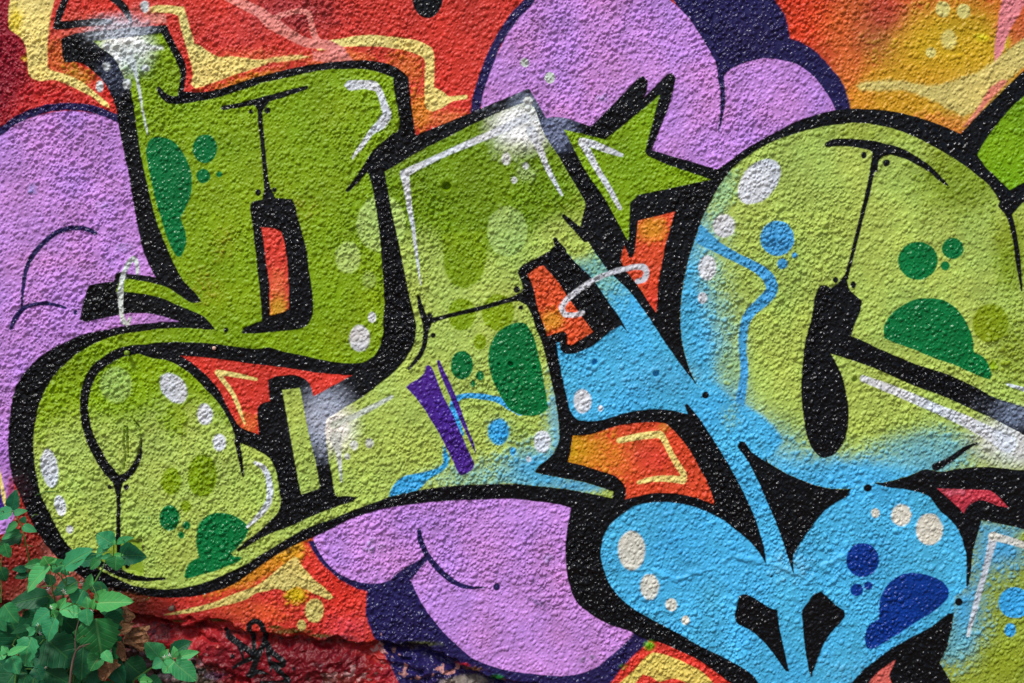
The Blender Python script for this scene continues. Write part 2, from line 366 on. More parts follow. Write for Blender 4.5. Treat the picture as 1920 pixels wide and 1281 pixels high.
# ---- lilac clouds with navy edge
P('navy_shadow', [(1238,-30),(1300,-20),(1440,-40),(1452,0),(1472,30),(1482,72),(1512,85),(1540,107),(1565,135),(1582,160),(1592,190),(1596,215),(1480,250),(1347,250),(1340,120)], NAVY, 4, label='navy blue shadow beside the upper lilac cloud')
P('navy_shadow', [(578,1016),(593,1043),(620,1073),(655,1098),(688,1110),(686,1150),(697,1185),(720,1230),(760,1300),(1130,1300),(1160,1260),(1185,1233),(1216,1205),(1190,1160),(800,1000)], NAVY, 4, label='navy blue shadow below the lower lilac cloud')
LC = P('lilac_cloud', [(-40,285),(0,254),(25,238),(60,221),(100,211),(135,208),(175,213),(225,230),(285,300),(310,500),(360,610),(130,650),(60,720),(30,800),(24,880),(30,960),(10,1000),(-200,1000),(-420,700),(-340,380)], PURP, 2, label='lilac cloud behind the first letter and the ring', corner=60)
S('navy_outline', [(-300,330,8),(-60,280,7),(0,248,7),(30,227,7),(62,212,7),(100,202,7),(135,200,7),(175,205,7),(225,224,7)], NAVY, 2.4, parent=LC)
MC = P('lilac_cloud', [(970,26),(935,97),(920,125),(910,160),(902,195),(905,240),(1040,300),(1340,340),(1352,250),(1349,165),(1346,143),(1340,115),(1318,75),(1290,32),(1257,0),(1200,-60),(1120,-90),(1040,-60),(1012,-5)], PURP, 1.8, label='largest lilac cloud behind the star', corner=60)
SC = P('lilac_cloud', [(1357,145),(1380,125),(1410,114),(1440,110),(1472,114),(1497,122),(1527,145),(1547,170),(1565,200),(1572,240),(1340,330),(1352,240)], PURP, 2, label='small lilac bump to the right of the largest cloud')
S('navy_outline', [(1030,-60,9),(990,4,9),(965,30,9),(933,80,8.5),(914,125,9),(900,165,9),(893,195,9),(889,230,9)], NAVY, 2.4, parent=MC)
S('navy_outline', [(1351,146,6),(1354,165,4.5),(1355,190,4),(1352,220,3),(1347,246,1)], NAVY, 1.6, parent=MC)
BC = P('lilac_cloud', [(587,1010),(600,1038),(625,1068),(655,1085),(680,1093),(705,1094),(730,1088),(752,1076),(769,1088),(780,1110),(795,1138),(825,1178),(855,1208),(885,1233),(920,1248),(960,1258),(997,1263),(1048,1267),(1085,1263),(1120,1250),(1145,1230),(1168,1210),(1188,1183),(1120,960),(900,910),(700,935)], PURP, 1.8, label='lilac cloud hanging under the lower edge of the letters', corner=70)
S('navy_outline', [(786,995,3.5),(789,1015,5),(802,1042,5),(825,1070,5.5),(853,1092,5),(878,1101,3.5),(912,1101,1)], NAVY, 1.6, parent=BC)
S('navy_outline', [(798,1048,5),(782,1061,8),(764,1076,12),(745,1090,12)], NAVY, 2.4, parent=BC)
E('navy_dot', 931, 1100, 7, 7, NAVY, w=1.6, parent=BC)
S('navy_outline', [(179,437,4),(160,429,4.5),(135,428,4.8),(110,435,5),(85,453,5),(65,476,4.5),(52,500,4.2),(46,530,3.8),(43,560,2.6),(42,585,2)], NAVY, 1.8, parent=LC)
S('navy_outline', [(21,616,4),(29,598,5),(43,580,4.5),(62,572,4.2),(85,569,4),(105,572,3.4),(124,578,2)], NAVY, 1.8, parent=LC)
E('navy_dot', 141, 586, 4, 5, NAVY, w=1.6, parent=LC)
G(63, 355, 14, 18, C(150,150,226), on=LC, a=.7); G(230, 465, 30, 14, C(170,160,220), on=LC, a=.5); G(190, 384, 24, 12, C(180,156,216), on=LC, a=.5); G(110, 625, 30, 22, C(140,84,160), on=LC, a=.6)
G(12, 850, 34, 60, C(150,96,190), on=LC, a=.6, grain=.4); G(24, 925, 20, 60, C(150,40,70), on=LC, a=.9, grain=.4)
P('cream_streak', [(-8,850),(1,885),(8,915),(16,955),(14,965),(2,965),(-8,940)], CREAM, 2.6); P('violet_streak', [(-8,905),(0,910),(6,940),(13,955),(4,962),(-8,945)], VIOLET, 3)
G(1130, 185, 20, 14, C(174,160,224), on=MC, a=.6); G(700, 1025, 30, 26, C(176,160,210), on=BC, a=.5); G(1025, 1045, 16, 14, C(166,150,206), on=BC, a=.6); G(1010, 1130, 40, 8, C(110,90,140), on=BC, a=.5, rot=20); G(1100, 1235, 40, 8, C(90,100,110), on=BC, a=.5, rot=-20)
E('white_dot', 984, 118, 8, 8, C(214,224,214), w=3, parent=MC); E('white_dot', 1031, 146, 9.5, 11, C(212,222,206), w=2, parent=MC)
# ---- the black mass that outlines all letters
BL = P('black_outline', [(115,72),(145,62),(200,57),(250,52),(312,47),(325,75),(345,112),(349,132),(345,172),(400,171),(480,145),(550,127),(610,117),(660,113),(710,116),(745,127),(766,146),(770,185),(775,225),(779,254),
 (800,245),(840,229),(880,213),(920,196),(960,180),(988,167),(993,168),(1006,190),(1024,222),(1036,220),(1060,222),(1107,237),(1150,195),(1193,150),(1206,142),(1215,152),(1213,172),(1208,182),(1228,162),(1248,141),(1260,137),(1267,147),(1262,172),(1253,205),(1237,245),(1222,282),(1250,290),(1300,305),(1344,318),
 (1370,300),(1400,278),(1440,255),(1480,234),(1510,221),(1560,207),(1600,204),(1660,207),(1720,220),(1770,238),(1801,251),(1830,220),(1860,190),(1890,160),(1922,130),(2010,60),(2200,20),(2400,160),(2460,600),(2400,1040),(2200,1330),(1900,1440),(1600,1410),(1420,1310),
 (1370,1281),(1348,1265),(1310,1238),(1273,1220),(1238,1205),(1213,1200),(1180,1184),(1140,1170),(1110,1153),(1080,1128),(1065,1085),(1060,1035),(1063,993),(1071,953),
 (1047,946),(997,939),(960,936),(905,937),(830,940),(755,948),(700,960),(655,975),(620,993),(587,1008),(542,1028),(505,1050),(480,1067),(440,1095),(400,1110),(363,1119),(325,1121),(288,1120),(250,1115),(213,1108),(175,1095),(150,1080),(125,1060),(100,1038),(75,1005),(55,970),(37,928),(25,902),(17,865),(15,815),(19,765),(27,732),(37,710),(57,685),(77,667),(100,652),(125,640),
 (150,628),(200,618),(250,608),(300,604),(335,603),(290,590),(245,588),(220,592),(190,598),(162,604),(150,599),(152,585),(158,560),(166,535),(190,530),(212,527),(218,512),(225,510),(240,513),(275,517),(292,520),
 (278,495),(268,470),(260,435),(252,395),(245,350),(240,320),(235,300),(222,235),(218,205),(205,170),(190,148),(170,130),(150,118),(122,118),(117,105)], BLACK, 2.0, label='black outline running round all the letters', corner=35)
G(30, 920, 40, 60, C(70,24,40), on=BL, a=.5)
# ---- letter fills
L1 = P('painted_letter', [(175,77),(210,74),(260,68),(303,63),(315,85),(330,115),(338,140),(335,165),(332,184),(345,191),(400,181),(480,158),(540,145),(600,132),(660,129),(700,133),(737,146),(740,175),(746,205),(749,230),(745,246),(720,264),(700,282),(684,306),(698,350),(706,395),(712,440),(716,490),(720,545),(721,575),(719,620),(714,642),(708,657),(698,670),(678,680),(650,681),(610,676),(570,667),(530,659),(505,651),(480,654),(440,650),(410,646),(375,642),(404,619),(380,592),(340,575),(290,555),(240,548),(218,547),(222,530),(237,523),(260,526),(290,532),(315,540),(335,553),(360,568),(378,566),(365,548),(345,527),(325,493),(310,457),(295,418),(285,385),(277,350),(270,320),(262,280),(256,235),(250,195),(243,165),(230,140),(215,110),(190,90)], GREEN, 2, label='tall green letter with a flared foot and a red slot in its belly', corner=40)
L0 = P('painted_letter', [(404,619),(350,616),(300,617),(260,622),(215,630),(172,647),(140,667),(110,695),(87,727),(72,765),(65,795),(62,830),(65,870),(72,910),(82,940),(92,960),(105,985),(120,1012),(135,1030),(160,1052),(190,1070),(220,1085),(250,1098),(288,1104),(325,1104),(358,1099),(390,1090),(425,1075),(462,1058),(480,1046),(510,1028),(542,1008),(580,988),(620,974),(655,959),(692,945),(660,942),(620,955),(587,967),(550,985),(510,1000),(480,1015),(446,1036),(443,1031),(461,1015),(480,1000),(500,982),(520,962),(526,945),(525,930),(521,902),(515,877),(507,862),(495,852),(480,843),(450,831),(442,830),(435,802),(420,772),(405,750),(382,727),(355,700),(325,681),(295,671),(262,663),(275,646),(325,641),(375,642)], LIGHT, 2, label='round green ring letter at the foot of the wall', corner=40)
L2 = P('painted_letter', [(720,320),(772,292),(805,275),(855,250),(890,233),(955,203),(988,192),(1003,205),(1020,250),(1045,290),(1062,320),(1080,350),(1097,379),(1094,400),(1088,427),(1112,470),(1080,493),(1052,460),(1037,462),(1030,470),(1010,482),(990,492),(976,500),(971,512),(977,527),(981,540),(978,552),(982,562),(988,573),(997,590),(1005,615),(1014,637),(1022,665),(1030,700),(1037,730),(1042,757),(1047,790),(1049,820),(1045,835),(1037,850),(1025,862),(1010,873),(1002,886),(1027,892),(1055,897),(1080,901),(1110,909),(1150,922),(1148,934),(1115,927),(1085,921),(1047,915),(997,910),(960,907),(880,909),(830,912),(780,920),(730,932),(692,945),(660,942),(672,933),(655,930),(632,931),(627,922),(622,890),(615,852),(610,815),(612,785),(630,775),(650,762),(680,745),(712,720),(737,700),(757,677),(772,655),(778,640),(779,620),(776,590),(768,560),(758,510),(746,450),(735,400),(726,350)], LIGHT, 2, label='green letter with a square shoulder and a violet bar', corner=40)
P('painted_bar', [(529,732),(562,727),(566,745),(575,795),(590,860),(600,910),(597,917),(565,927),(561,912),(552,860),(542,805)], LIGHT, 1.8, label='pale green bar in the black gap right of the ring')
ST = P('painted_star', [(1057,243),(1135,262),(1180,226),(1237,178),(1224,228),(1209,284),(1214,293),(1258,312),(1332,337),(1270,350),(1196,366),(1181,380),(1180,410),(1178,453),(1156,414),(1135,375),(1098,320)], GREEN2, 1.6, label='five pointed green star with black edge', corner=30)
Y = P('painted_letter', [(1052,460),(1077,432),(1110,467),(1140,507),(1185,552),(1222,605),(1245,640),(1275,682),(1308,724),(1340,715),(1400,760),(1445,830),(1435,865),(1410,848),(1397,829),(1386,827),(1383,838),(1400,862),(1420,900),(1445,957),(1462,1000),(1478,1048),(1490,1085),(1487,1045),(1500,1020),(1520,990),(1547,957),(1565,944),(1590,930),(1597,916),(1625,900),(1655,912),(1700,918),(1740,930),(1762,957),(1786,978),(1801,1003),(1811,1035),(1813,1060),(1812,1100),(1830,1120),(1785,1150),(1778,1150),(1741,1178),(1703,1198),(1665,1220),(1635,1243),(1615,1260),(1590,1290),(1560,1330),(1500,1345),(1430,1290),(1410,1265),(1385,1248),(1348,1228),(1310,1210),(1273,1188),(1235,1168),(1198,1148),(1173,1130),(1153,1110),(1138,1085),(1130,1060),(1127,1035),(1130,1012),(1138,993),(1150,978),(1170,962),(1190,950),(1215,944),(1242,942),(1275,945),(1305,952),(1325,960),(1355,975),(1385,998),(1410,1020),(1428,1043),(1437,1062),(1433,1028),(1423,993),(1411,960),(1385,905),(1360,860),(1335,820),(1315,790),(1297,767),(1288,756),(1284,760),(1290,777),(1250,768),(1210,768),(1170,775),(1130,787),(1100,790),(1084,787),(1075,780),(1067,765),(1060,732),(1052,695),(1046,660),(1043,642),(1049,642),(1051,655),(1057,662),(1065,664),(1082,662),(1110,650),(1122,641),(1145,622),(1165,611),(1181,629),(1160,592),(1140,565),(1110,522),(1080,493)], BLUE, 2, label='blue letter with a slanting arm and a heart shaped foot', corner=40)
L3 = P('painted_letter', [(1440,270),(1480,255),(1510,245),(1560,235),(1610,231),(1660,238),(1710,255),(1760,281),(1800,305),(1830,328),(1855,350),(1875,380),(1888,410),(1900,400),(1922,378),(2040,330),(2080,600),(2020,880),(1920,882),(1860,876),(1800,878),(1762,885),(1735,880),(1700,893),(1660,904),(1640,905),(1598,915),(1570,917),(1530,910),(1480,890),(1440,868),(1434,850),(1400,770),(1340,735),(1308,724),(1296,700),(1287,675),(1279,640),(1276,590),(1280,540),(1290,490),(1303,450),(1315,415),(1330,385),(1347,352),(1370,320),(1400,295)], LIGHT, 2, label='large round green letter with a blue rim on its lower left', corner=40)
L4 = P('painted_letter', [(1934,170),(1900,198),(1880,220),(1860,245),(1840,275),(1832,290),(1845,310),(1870,335),(1893,357),(1920,342),(2060,280),(2100,150),(2010,110)], C(120,166,0), 2, label='darker green letter cut off at the top right corner', corner=40)
L5 = P('painted_letter', [(1841,976),(1876,983),(1925,994),(2060,1030),(2100,1150),(2040,1300),(1900,1380),(1820,1340),(1788,1288),(1775,1265),(1763,1243),(1775,1215),(1782,1190),(1788,1155),(1790,1120),(1815,1100),(1823,1040),(1833,1005)], C(150,166,52), 2, label='green and blue letter cut off at the lower right corner', corner=40)
P('painted_letter', [(2120,300),(2260,220),(2360,380),(2390,640),(2330,950),(2200,1180),(2130,1000),(2160,640)], GREEN, 3, label='green letter past the right of the blue heart')
# ---- shading sprays inside letters
LT = (L0, L1, L2, L3)
GP([(60,640),(130,560),(420,600),(470,700),(470,800),(420,790),(330,760),(240,800),(140,790),(40,840)], GREEN, 90, on=(L0,), grain=.6)
G(330, 785, 46, 54, YGREEN, on=L0, a=.9); G(120, 720, 80, 80, GREEN, on=L0, a=.7)
G(610, 400, 200, 230, C(122,150,10), on=L1, a=.35); G(380, 540, 60, 60, C(160,140,20), on=L1, a=.35); G(420, 460, 40, 60, C(150,140,16), on=L1, a=.4); G(560, 390, 60, 30, C(150,140,14), on=L1, a=.4); G(1000, 350, 30, 30, GREEN, on=L2)
G(330, 620, 120, 20, GREEN, on=(L0,), a=.9)
GP([(690,330),(830,230),(980,170),(1060,280),(1110,380),(1085,418),(1040,420),(1000,440),(960,470),(915,480),(830,470),(800,440),(760,440),(730,430)], C(116,150,2), 64, on=L2, grain=.5)
P(None, [(830,440),(912,430),(912,490),(900,525),(872,542),(846,532),(832,500)], C(128,158,4), 7, on=L2, grain=.5)
G(1080, 395, 40, 40, C(150,170,40), on=L2, a=.7)
GP([(1030,420),(1110,430),(1190,530),(1130,570),(1060,500)], C(140,190,150), 110, on=(Y,), a=.9, grain=.6)
G(1075, 452, 84, 66, LIGHT, on=(L2, Y), a=1, core=.35, grain=.5)
# blue sprayed into the lower right of the square letter
G(1015, 885, 150, 84, BLUE, on=L2, a=.95, grain=.6, core=.15); G(1050, 780, 44, 150, C(110,180,206), on=L2, a=.9, grain=.8); G(900, 895, 150, 40, C(110,180,196), on=L2, a=.6, grain=.5); G(1090, 912, 80, 22, C(86,168,206), on=L2, a=.95); G(935, 810, 40, 40, C(130,184,150), on=L2, a=.7)
# round right letter
G(1800, 330, 150, 130, C(128,152,14), on=L3, a=.9); G(1895, 470, 60, 140, C(130,152,10), on=L3, a=.9); G(1900, 660, 60, 110, C(134,152,10), on=L3, a=.8); G(1640, 250, 160, 30, C(146,170,40), on=L3, a=.6); G(1850, 690, 40, 40, C(150,168,30), on=L3, a=.6)
GP([(1260,420),(1310,395),(1335,430),(1330,480),(1345,560),(1370,640),(1392,740),(1440,800),(1520,850),(1600,870),(1700,850),(1760,830),(1800,850),(1700,940),(1500,960),(1330,800),(1240,640)], BLUE, 130, on=(L3,), grain=.42)
G(1290, 600, 34, 160, BLUE, on=L3, a=.9, grain=.4); G(1600, 895, 230, 60, BLUE, on=L3, a=.95, grain=.45); G(1740, 845, 150, 60, C(104,176,190), on=L3, a=.8, grain=.5); G(1345, 350, 60, 80, C(140,190,150), on=L3, a=.8, grain=.6); G(1365, 690, 46, 60, C(160,190,96), on=L3, a=.7)
P(None, [(1383,755),(1400,760),(1440,788),(1470,826),(1440,862),(1400,850),(1340,760),(1300,715),(1330,715)], BLUE, 12, on=(L3,))
G(1500, 640, 110, 190, LIGHT, on=L3, a=.9, core=.5, grain=.4); G(1440, 690, 60, 110, LIGHT, on=L3, a=.9, grain=.4); G(1640, 760, 160, 90, LIGHT, on=L3, a=.7, grain=.6)
# lower right letter
GP([(1820,960),(1930,985),(1925,1060),(1890,1070),(1850,1080),(1845,1180),(1830,1230),(1755,1255),(1770,1120),(1815,1080)], C(76,170,216), 90, on=L5, grain=.7); G(1880, 1240, 90, 60, C(140,156,26), on=L5, a=.8); G(1925, 1010, 40, 24, C(150,170,50), on=L5, a=.9); G(1790, 1210, 40, 70, C(104,170,180), on=L5, a=.8)
G(1215, 705, 160, 60, C(80,170,216), on=Y, a=.6); G(1600, 1260, 120, 60, C(84,168,206), on=Y, a=.5); G(1290, 1010, 140, 80, SKYB, on=Y, a=.5)
G(1480, 1060, 60, 50, C(112,190,224), on=Y, a=.6); G(1370, 780, 30, 40, C(140,190,150), on=Y, a=.6)
# ---- pale and yellow-green spots
for a in ((715,420,46,54),): E('pale_dot', *a, PALE, on=(L1, L2), w=6, parent=L1)
E('pale_dot', 653, 483, 24, 30, PALE, on=L1, w=6, parent=L1); E('pale_dot', 692, 525, 13, 16, C(150,178,70), on=L1, w=6, parent=L1)
E('pale_dot', 951, 434, 38, 47, C(164,192,96), on=L2, w=4, parent=L2); G(985, 325, 30, 24, C(172,196,120), on=L2, a=.8)
E('pale_dot', 217, 722, 30, 34, C(156,186,84), on=L0, w=8, parent=L0)
E('olive_dot', 380, 892, 28, 40, YGREEN, w=5, parent=L0); E('olive_dot', 321, 902, 19, 25, YGREEN, w=5, parent=L0); E('olive_dot', 349, 949, 10, 11, YGREEN, w=4, parent=L0)
E('olive_dot', 866, 590, 26, 30, YGREEN, w=4, parent=L2); E('olive_dot', 934, 586, 30, 34, YGREEN, w=4, parent=L2); E('olive_dot', 900, 641, 12, 15, YGREEN, w=3, parent=L2)
E('olive_dot', 1857, 606, 34, 37, C(132,154,8), w=5, parent=L3); G(1862, 685, 14, 18, YGREEN, on=L3)
# ---- dark green blots
P('green_blot', [(274,290),(276,272),(284,260),(300,257),(322,264),(338,279),(350,300),(359,325),(360,350),(355,375),(346,394),(339,407),(342,420),(348,437),(349,455),(345,470),(338,482),(330,480),(320,462),(310,437),(300,402),(292,377),(285,345),(279,318)], DKG, 2, parent=L1)
for a in ((384,279,23,27),(381,330,13,14),(411,327,6,6)): E('green_dot', *a, DKG, w=2.4, parent=L1)
P('green_blot', [(415,961),(432,964),(449,972),(463,984),(467,993),(458,1012),(442,1030),(433,1037),(438,1043),(453,1044),(450,1051),(432,1060),(400,1072),(363,1082),(350,1086),(346,1081),(350,1064),(360,1052),(373,1045),(369,1025),(369,1002),(373,982),(385,970),(400,962)], DKG, 2, parent=L0)
for a in ((318,971,19,24),(350,985,7,8),(340,1003,6,7)): E('green_dot', *a, DKG, w=2.4, parent=L0)
P('green_blot', [(985,607),(998,625),(1006,650),(1015,690),(1022,730),(1028,765),(1016,776),(996,780),(975,777),(955,767),(940,745),(925,715),(918,690),(916,665),(922,640),(935,622),(953,610),(970,605)], DKG, 2, parent=L2)
for a in ((866,685,21,27),(900,704,7.5,9),(887,719,4.5,7)): E('green_dot', *a, DKG, w=2.4, parent=L2)
P('green_blot', [(1656,622),(1660,605),(1672,588),(1690,574),(1715,562),(1740,559),(1765,562),(1785,572),(1803,590),(1817,615),(1824,640),(1826,660),(1840,667),(1852,681),(1859,702),(1857,712),(1835,705),(1790,685),(1750,671),(1710,655),(1670,640),(1658,634)], DKG, 2, parent=L3)
for a in ((1721,489,37,36),(1786,466,20,20),(1772,499,8.5,8.5)): E('green_dot', *a, DKG, w=2.6, parent=L3)
# ---- blue squiggles and spots
P('blue_squiggle', [(832,835),(838,848),(842,857),(840,872),(825,886),(805,898),(780,921),(729,933),(732,920),(745,902),(760,892),(792,886),(822,877),(832,867),(831,850)], SKYB, 2.4, parent=L2, on=L2)
S('blue_squiggle', [(975,772,7),(955,762,6.5),(935,750,6),(905,744,5.5),(880,742,5),(862,745,5),(850,755,5),(848,765,5),(858,790,5),(868,815,2)], SKYB, 2, parent=L2, on=L2)
E('blue_dot', 935, 810, 20, 25, SKYB, parent=L2, w=6); E('blue_dot', 962, 847, 7, 8, SKYB, parent=L2, w=4)
S('blue_squiggle', [(1300,425,12),(1318,445,15),(1340,461,11),(1370,478,9),(1400,493,9),(1425,507,10),(1443,525,11),(1447,545,11),(1430,565,11),(1408,585,9.5),(1397,605,8.5),(1393,630,8),(1393,660,7),(1396,690,7.5),(1392,730,8),(1386,760,10)], C(72,164,216), 2, parent=L3, on=L3)
for a in ((1457,447,32,33),(1467,495,10,10),(1490,479,5,5.5)): E('blue_dot', *a, C(70,160,214), w=2.4, parent=L3)
for a in ((1903,1130,30,29),(1895,1182,11,13)): E('blue_dot', *a, SKYB, w=2.4, parent=L5)
E('navy_dot', 1617, 1050, 31, 32, DBLUE, w=2.4, parent=Y); E('navy_dot', 1606, 1106, 12, 12, DBLUE, parent=Y); E('navy_dot', 1628, 1098, 8, 8, DBLUE, parent=Y)
P('navy_blot', [(1648,1135),(1653,1115),(1665,1095),(1685,1080),(1710,1074),(1741,1079),(1766,1090),(1779,1105),(1776,1123),(1753,1145),(1716,1168),(1678,1193),(1640,1216),(1626,1216),(1622,1198),(1625,1178),(1635,1168),(1648,1160)], DBLUE, 2, parent=Y)
# ---- red, orange and salmon shapes seen through the black
R1 = P('red_window', [(337,667),(400,672),(480,683),(542,691),(600,700),(660,704),(640,715),(587,744),(585,732),(577,715),(562,706),(547,703),(517,706),(502,712),(504,730),(506,752),(490,757),(483,767),(484,792),(485,815),(452,802),(440,787),(425,760),(410,730),(390,707),(362,682)], C(216,58,42), 1.8, label='red gap between the ring letter and the tall letter', corner=40)
G(465, 795, 30, 40, C(222,120,50), on=R1, a=.8)
S('cream_streak', [(480,711,3),(440,703,4.5),(408,698,5),(418,713,4.5),(436,738,4),(448,765,3.5),(458,794,2)], CREAM, 1.8, parent=R1)
R2 = P('red_window', [(490,427),(512,428),(527,434),(534,455),(539,495),(542,540),(541,580),(530,586),(507,592),(506,560),(505,532),(499,490),(494,450)], C(220,66,48), 1.8, label='slot fading from red to mustard inside the tall letter')
CB = P('black_slot', [(475,378),(492,374),(505,371),(547,373),(553,382),(557,400),(565,430),(575,470),(580,510),(587,557),(587,587),(580,605),(562,617),(517,622),(480,625),(452,626),(456,615),(476,607),(492,602),(490,570),(484,515),(480,480),(475,432),(470,400),(470,384)], BLACK, 1.8, parent=L1)
IDS[R2]['parent'] = L1
SHAPES.append(SHAPES.pop(-2))
G(522, 585, 30, 60, C(218,160,40), on=R2, a=1); G(522, 530, 30, 50, C(226,110,60), on=R2, a=.8)
O1 = P('orange_window', [(989,515),(1010,500),(1019,498),(1027,507),(1045,527),(1060,550),(1075,572),(1095,600),(1112,622),(1085,639),(1080,643),(1070,648),(1064,645),(1063,628),(1057,621),(1042,625),(1026,631),(1017,602),(1007,575),(1000,540)], C(226,88,42), 1.8, label='orange gap left of the slanting blue arm', corner=40)
G(1035, 600, 40, 34, C(214,140,34), on=O1, a=1)
O2 = P('orange_window', [(1196,415),(1235,405),(1265,397),(1257,425),(1247,460),(1240,500),(1234,532),(1232,560),(1230,586),(1215,565),(1195,535),(1177,512),(1165,492),(1167,470),(1171,460),(1175,470),(1180,485),(1187,482),(1190,470),(1194,440)], C(224,80,42), 1.8, label='orange gap under the star', corner=40)
G(1222, 430, 50, 40, C(216,140,34), on=O2, a=1); G(1225, 560, 30, 50, C(222,62,42), on=O2, a=.8)
O3 = P('orange_window', [(1074,817),(1110,815),(1147,802),(1185,795),(1222,792),(1247,795),(1257,802),(1272,817),(1292,842),(1310,875),(1325,902),(1335,927),(1340,947),(1315,937),(1292,930),(1260,925),(1222,925),(1172,936),(1174,920),(1167,905),(1152,892),(1122,882),(1090,872),(1064,866),(1069,850)], C(220,76,40), 1.8, label='orange gap beneath the slanting blue letter', corner=40)
G(1075, 845, 110, 80, C(210,160,14), on=O3, a=1, core=.1, grain=.7); G(1135, 860, 110, 70, C(222,136,30), on=O3, a=.8, core=.1); G(1220, 860, 80, 50, C(220,66,50), on=O3, a=.8, core=.1); G(1245, 800, 24, 14, C(204,130,40), on=O3, a=.8)
S('cream_streak', [(1161,826,5),(1197,819,6.5),(1236,815,6.5),(1247,828,6),(1262,858,5.5),(1282,890,6),(1280,901,7),(1255,898,6),(1222,899,5),(1198,905,3.5)], CREAM, 2, parent=O3)
P('red_window', [(1757,916),(1810,918),(1855,920),(1875,935),(1891,952),(1870,948),(1845,938),(1830,940),(1815,950),(1808,963),(1790,945)], C(196,56,72), 2, label='red gap right of the heart'); G(1790, 922, 40, 12, C(206,100,120), on='red_window', a=.8)
P('salmon_window', [(1680,1238),(1650,1258),(1626,1284),(1676,1290),(1668,1268),(1675,1250)], SALMON, 2, label='salmon gap in the black under the heart')
# ---- black lines over the fills
def bs(pts, parent=None, w=1.6): S('black_line', pts, BLACK, w, parent=parent)
def bd(x, y, rx, ry=None, parent=None): E('black_dot', x, y, rx, ry or rx, BLACK, w=1.5, parent=parent, grain=0)
bs([(297,166,4),(305,178,6),(320,187,7.5),(345,187,7.5),(400,177,7.5),(440,165,7.5),(480,152,7.5)], L1)
P('black_line', [(738,248),(720,265),(700,282),(685,305),(665,335),(647,357),(652,361),(672,343),(692,322),(722,322),(772,292),(770,262)], BLACK, 1.8, parent=L1)
P('black_line', [(686,305),(698,350),(706,395),(712,440),(716,490),(720,545),(721,575),(719,620),(745,660),(779,622),(776,590),(768,560),(758,510),(746,450),(735,400),(726,350),(721,318)], BLACK, 1.8, parent=L1)
bs([(418,202,4.5),(450,197,5),(480,190,6),(520,180,6),(550,171,5),(574,164,4)], L1)
P('black_line', [(468,190),(482,206),(484,225),(491,225),(493,208),(510,184)], BLACK, 1.6, parent=L1)
bs([(487,205,5.5),(488,230,4.3),(491,260,4.3),(494,290,4.3),(497,320,4.5),(499,342,5),(502,358,7),(504,372,12)], L1)
for a in ((470,209,4.5),(501,207,6),(484,361,5,6),(515,356,4.8),(424,619,4.5,5)): bd(*a, parent=L1)
bs([(266,815,1.2),(264,840,3),(260,858,5),(250,878,6.5),(236,893,7),(221,903,9),(222,930,4.6),(222,960,4),(222,1000,4),(221,1040,4),(222,1070,4)], L0)
bs([(330,655,14),(300,655,10),(270,655,9),(250,656,9),(222,663,9.5),(197,678,9.5),(177,695,9.5),(164,720,9),(158,750,8),(159,780,7.5),(165,810,8),(178,842,9),(195,872,9.5),(215,896,10)], L0)
P('black_line', [(262,649),(300,642),(375,643),(440,651),(482,656),(482,684),(400,672),(337,667),(300,674),(262,664)], BLACK, 1.6, parent=L0)
bs([(444,826,5),(449,850,4.2),(453,875,3.4),(456,893,1.5)], L0)
for a in ((205,913,5),(236,914,5)): bd(*a, parent=L0)
P('smooth_patch', [(186,1012),(225,1018),(250,1006),(263,1014),(266,1032),(265,1050),(271,1068),(268,1080),(240,1074),(200,1062),(184,1040)], C(150,176,50), 7, parent=L0, label='smooth olive repair patch in the ring letter')
G(258, 1014, 18, 6, C(96,90,50), a=.8); G(268, 1030, 4, 22, C(90,86,50), a=.8); bd(237, 1061, 4.5, 6.5, parent=L0)
bs([(176,1052,5),(200,1064,6),(225,1075,7),(245,1082,6),(270,1086,4.5),(290,1086,3.5),(308,1085,3)], L0)
bs([(222,1000,4),(221,1040,4),(222,1074,7)], L0)
bs([(784,556,3),(789,577,5),(796,597,6),(800,608,8),(799,620,5.5),(797,640,5),(792,657,4.8),(781,675,4.4),(767,691,3)], L2)
bs([(800,603,7),(820,598,4.3),(860,588,4.2),(905,577,4.2),(960,561,5),(975,557,7.5),(986,556,11)], L2)
P('black_line', [(968,562),(974,552),(982,540),(1000,540),(1000,575),(986,572)], BLACK, 1.6, parent=L2)
for a in ((806,592,4.6,5),(812,629,4.8),(969,543,6,6.5),(977,577,4.6)): bd(*a, parent=L2)
bs([(1057,405,3.5),(1070,418,6),(1088,436,7),(1098,450,5)], Y); bs([(1041,449,4),(1046,460,6),(1056,470,6)], Y)
bd(1323, 741, 6.5, parent=Y); bd(1627, 915, 7.5, 7, parent=Y); bd(1798, 1129, 7, parent=Y); bd(1447, 1080, 2.5, parent=Y)
P('black_line', [(1386,1118),(1396,1114),(1411,1120),(1440,1138),(1458,1144),(1461,1173),(1466,1198),(1480,1260),(1473,1258),(1440,1213),(1411,1185),(1383,1170),(1378,1153)], BLACK, 1.6, parent=Y)
P('black_line', [(1503,1147),(1515,1130),(1525,1115),(1540,1109),(1550,1118),(1565,1133),(1583,1145),(1584,1158),(1565,1180),(1550,1200),(1538,1225),(1521,1269),(1518,1260),(1511,1223),(1506,1180)], BLACK, 1.6, parent=Y)
P('black_line', [(1800,985),(1811,1033),(1813,1060),(1812,1102),(1817,1095),(1822,1062),(1825,1032),(1841,976)], BLACK, 1.6, parent=Y)
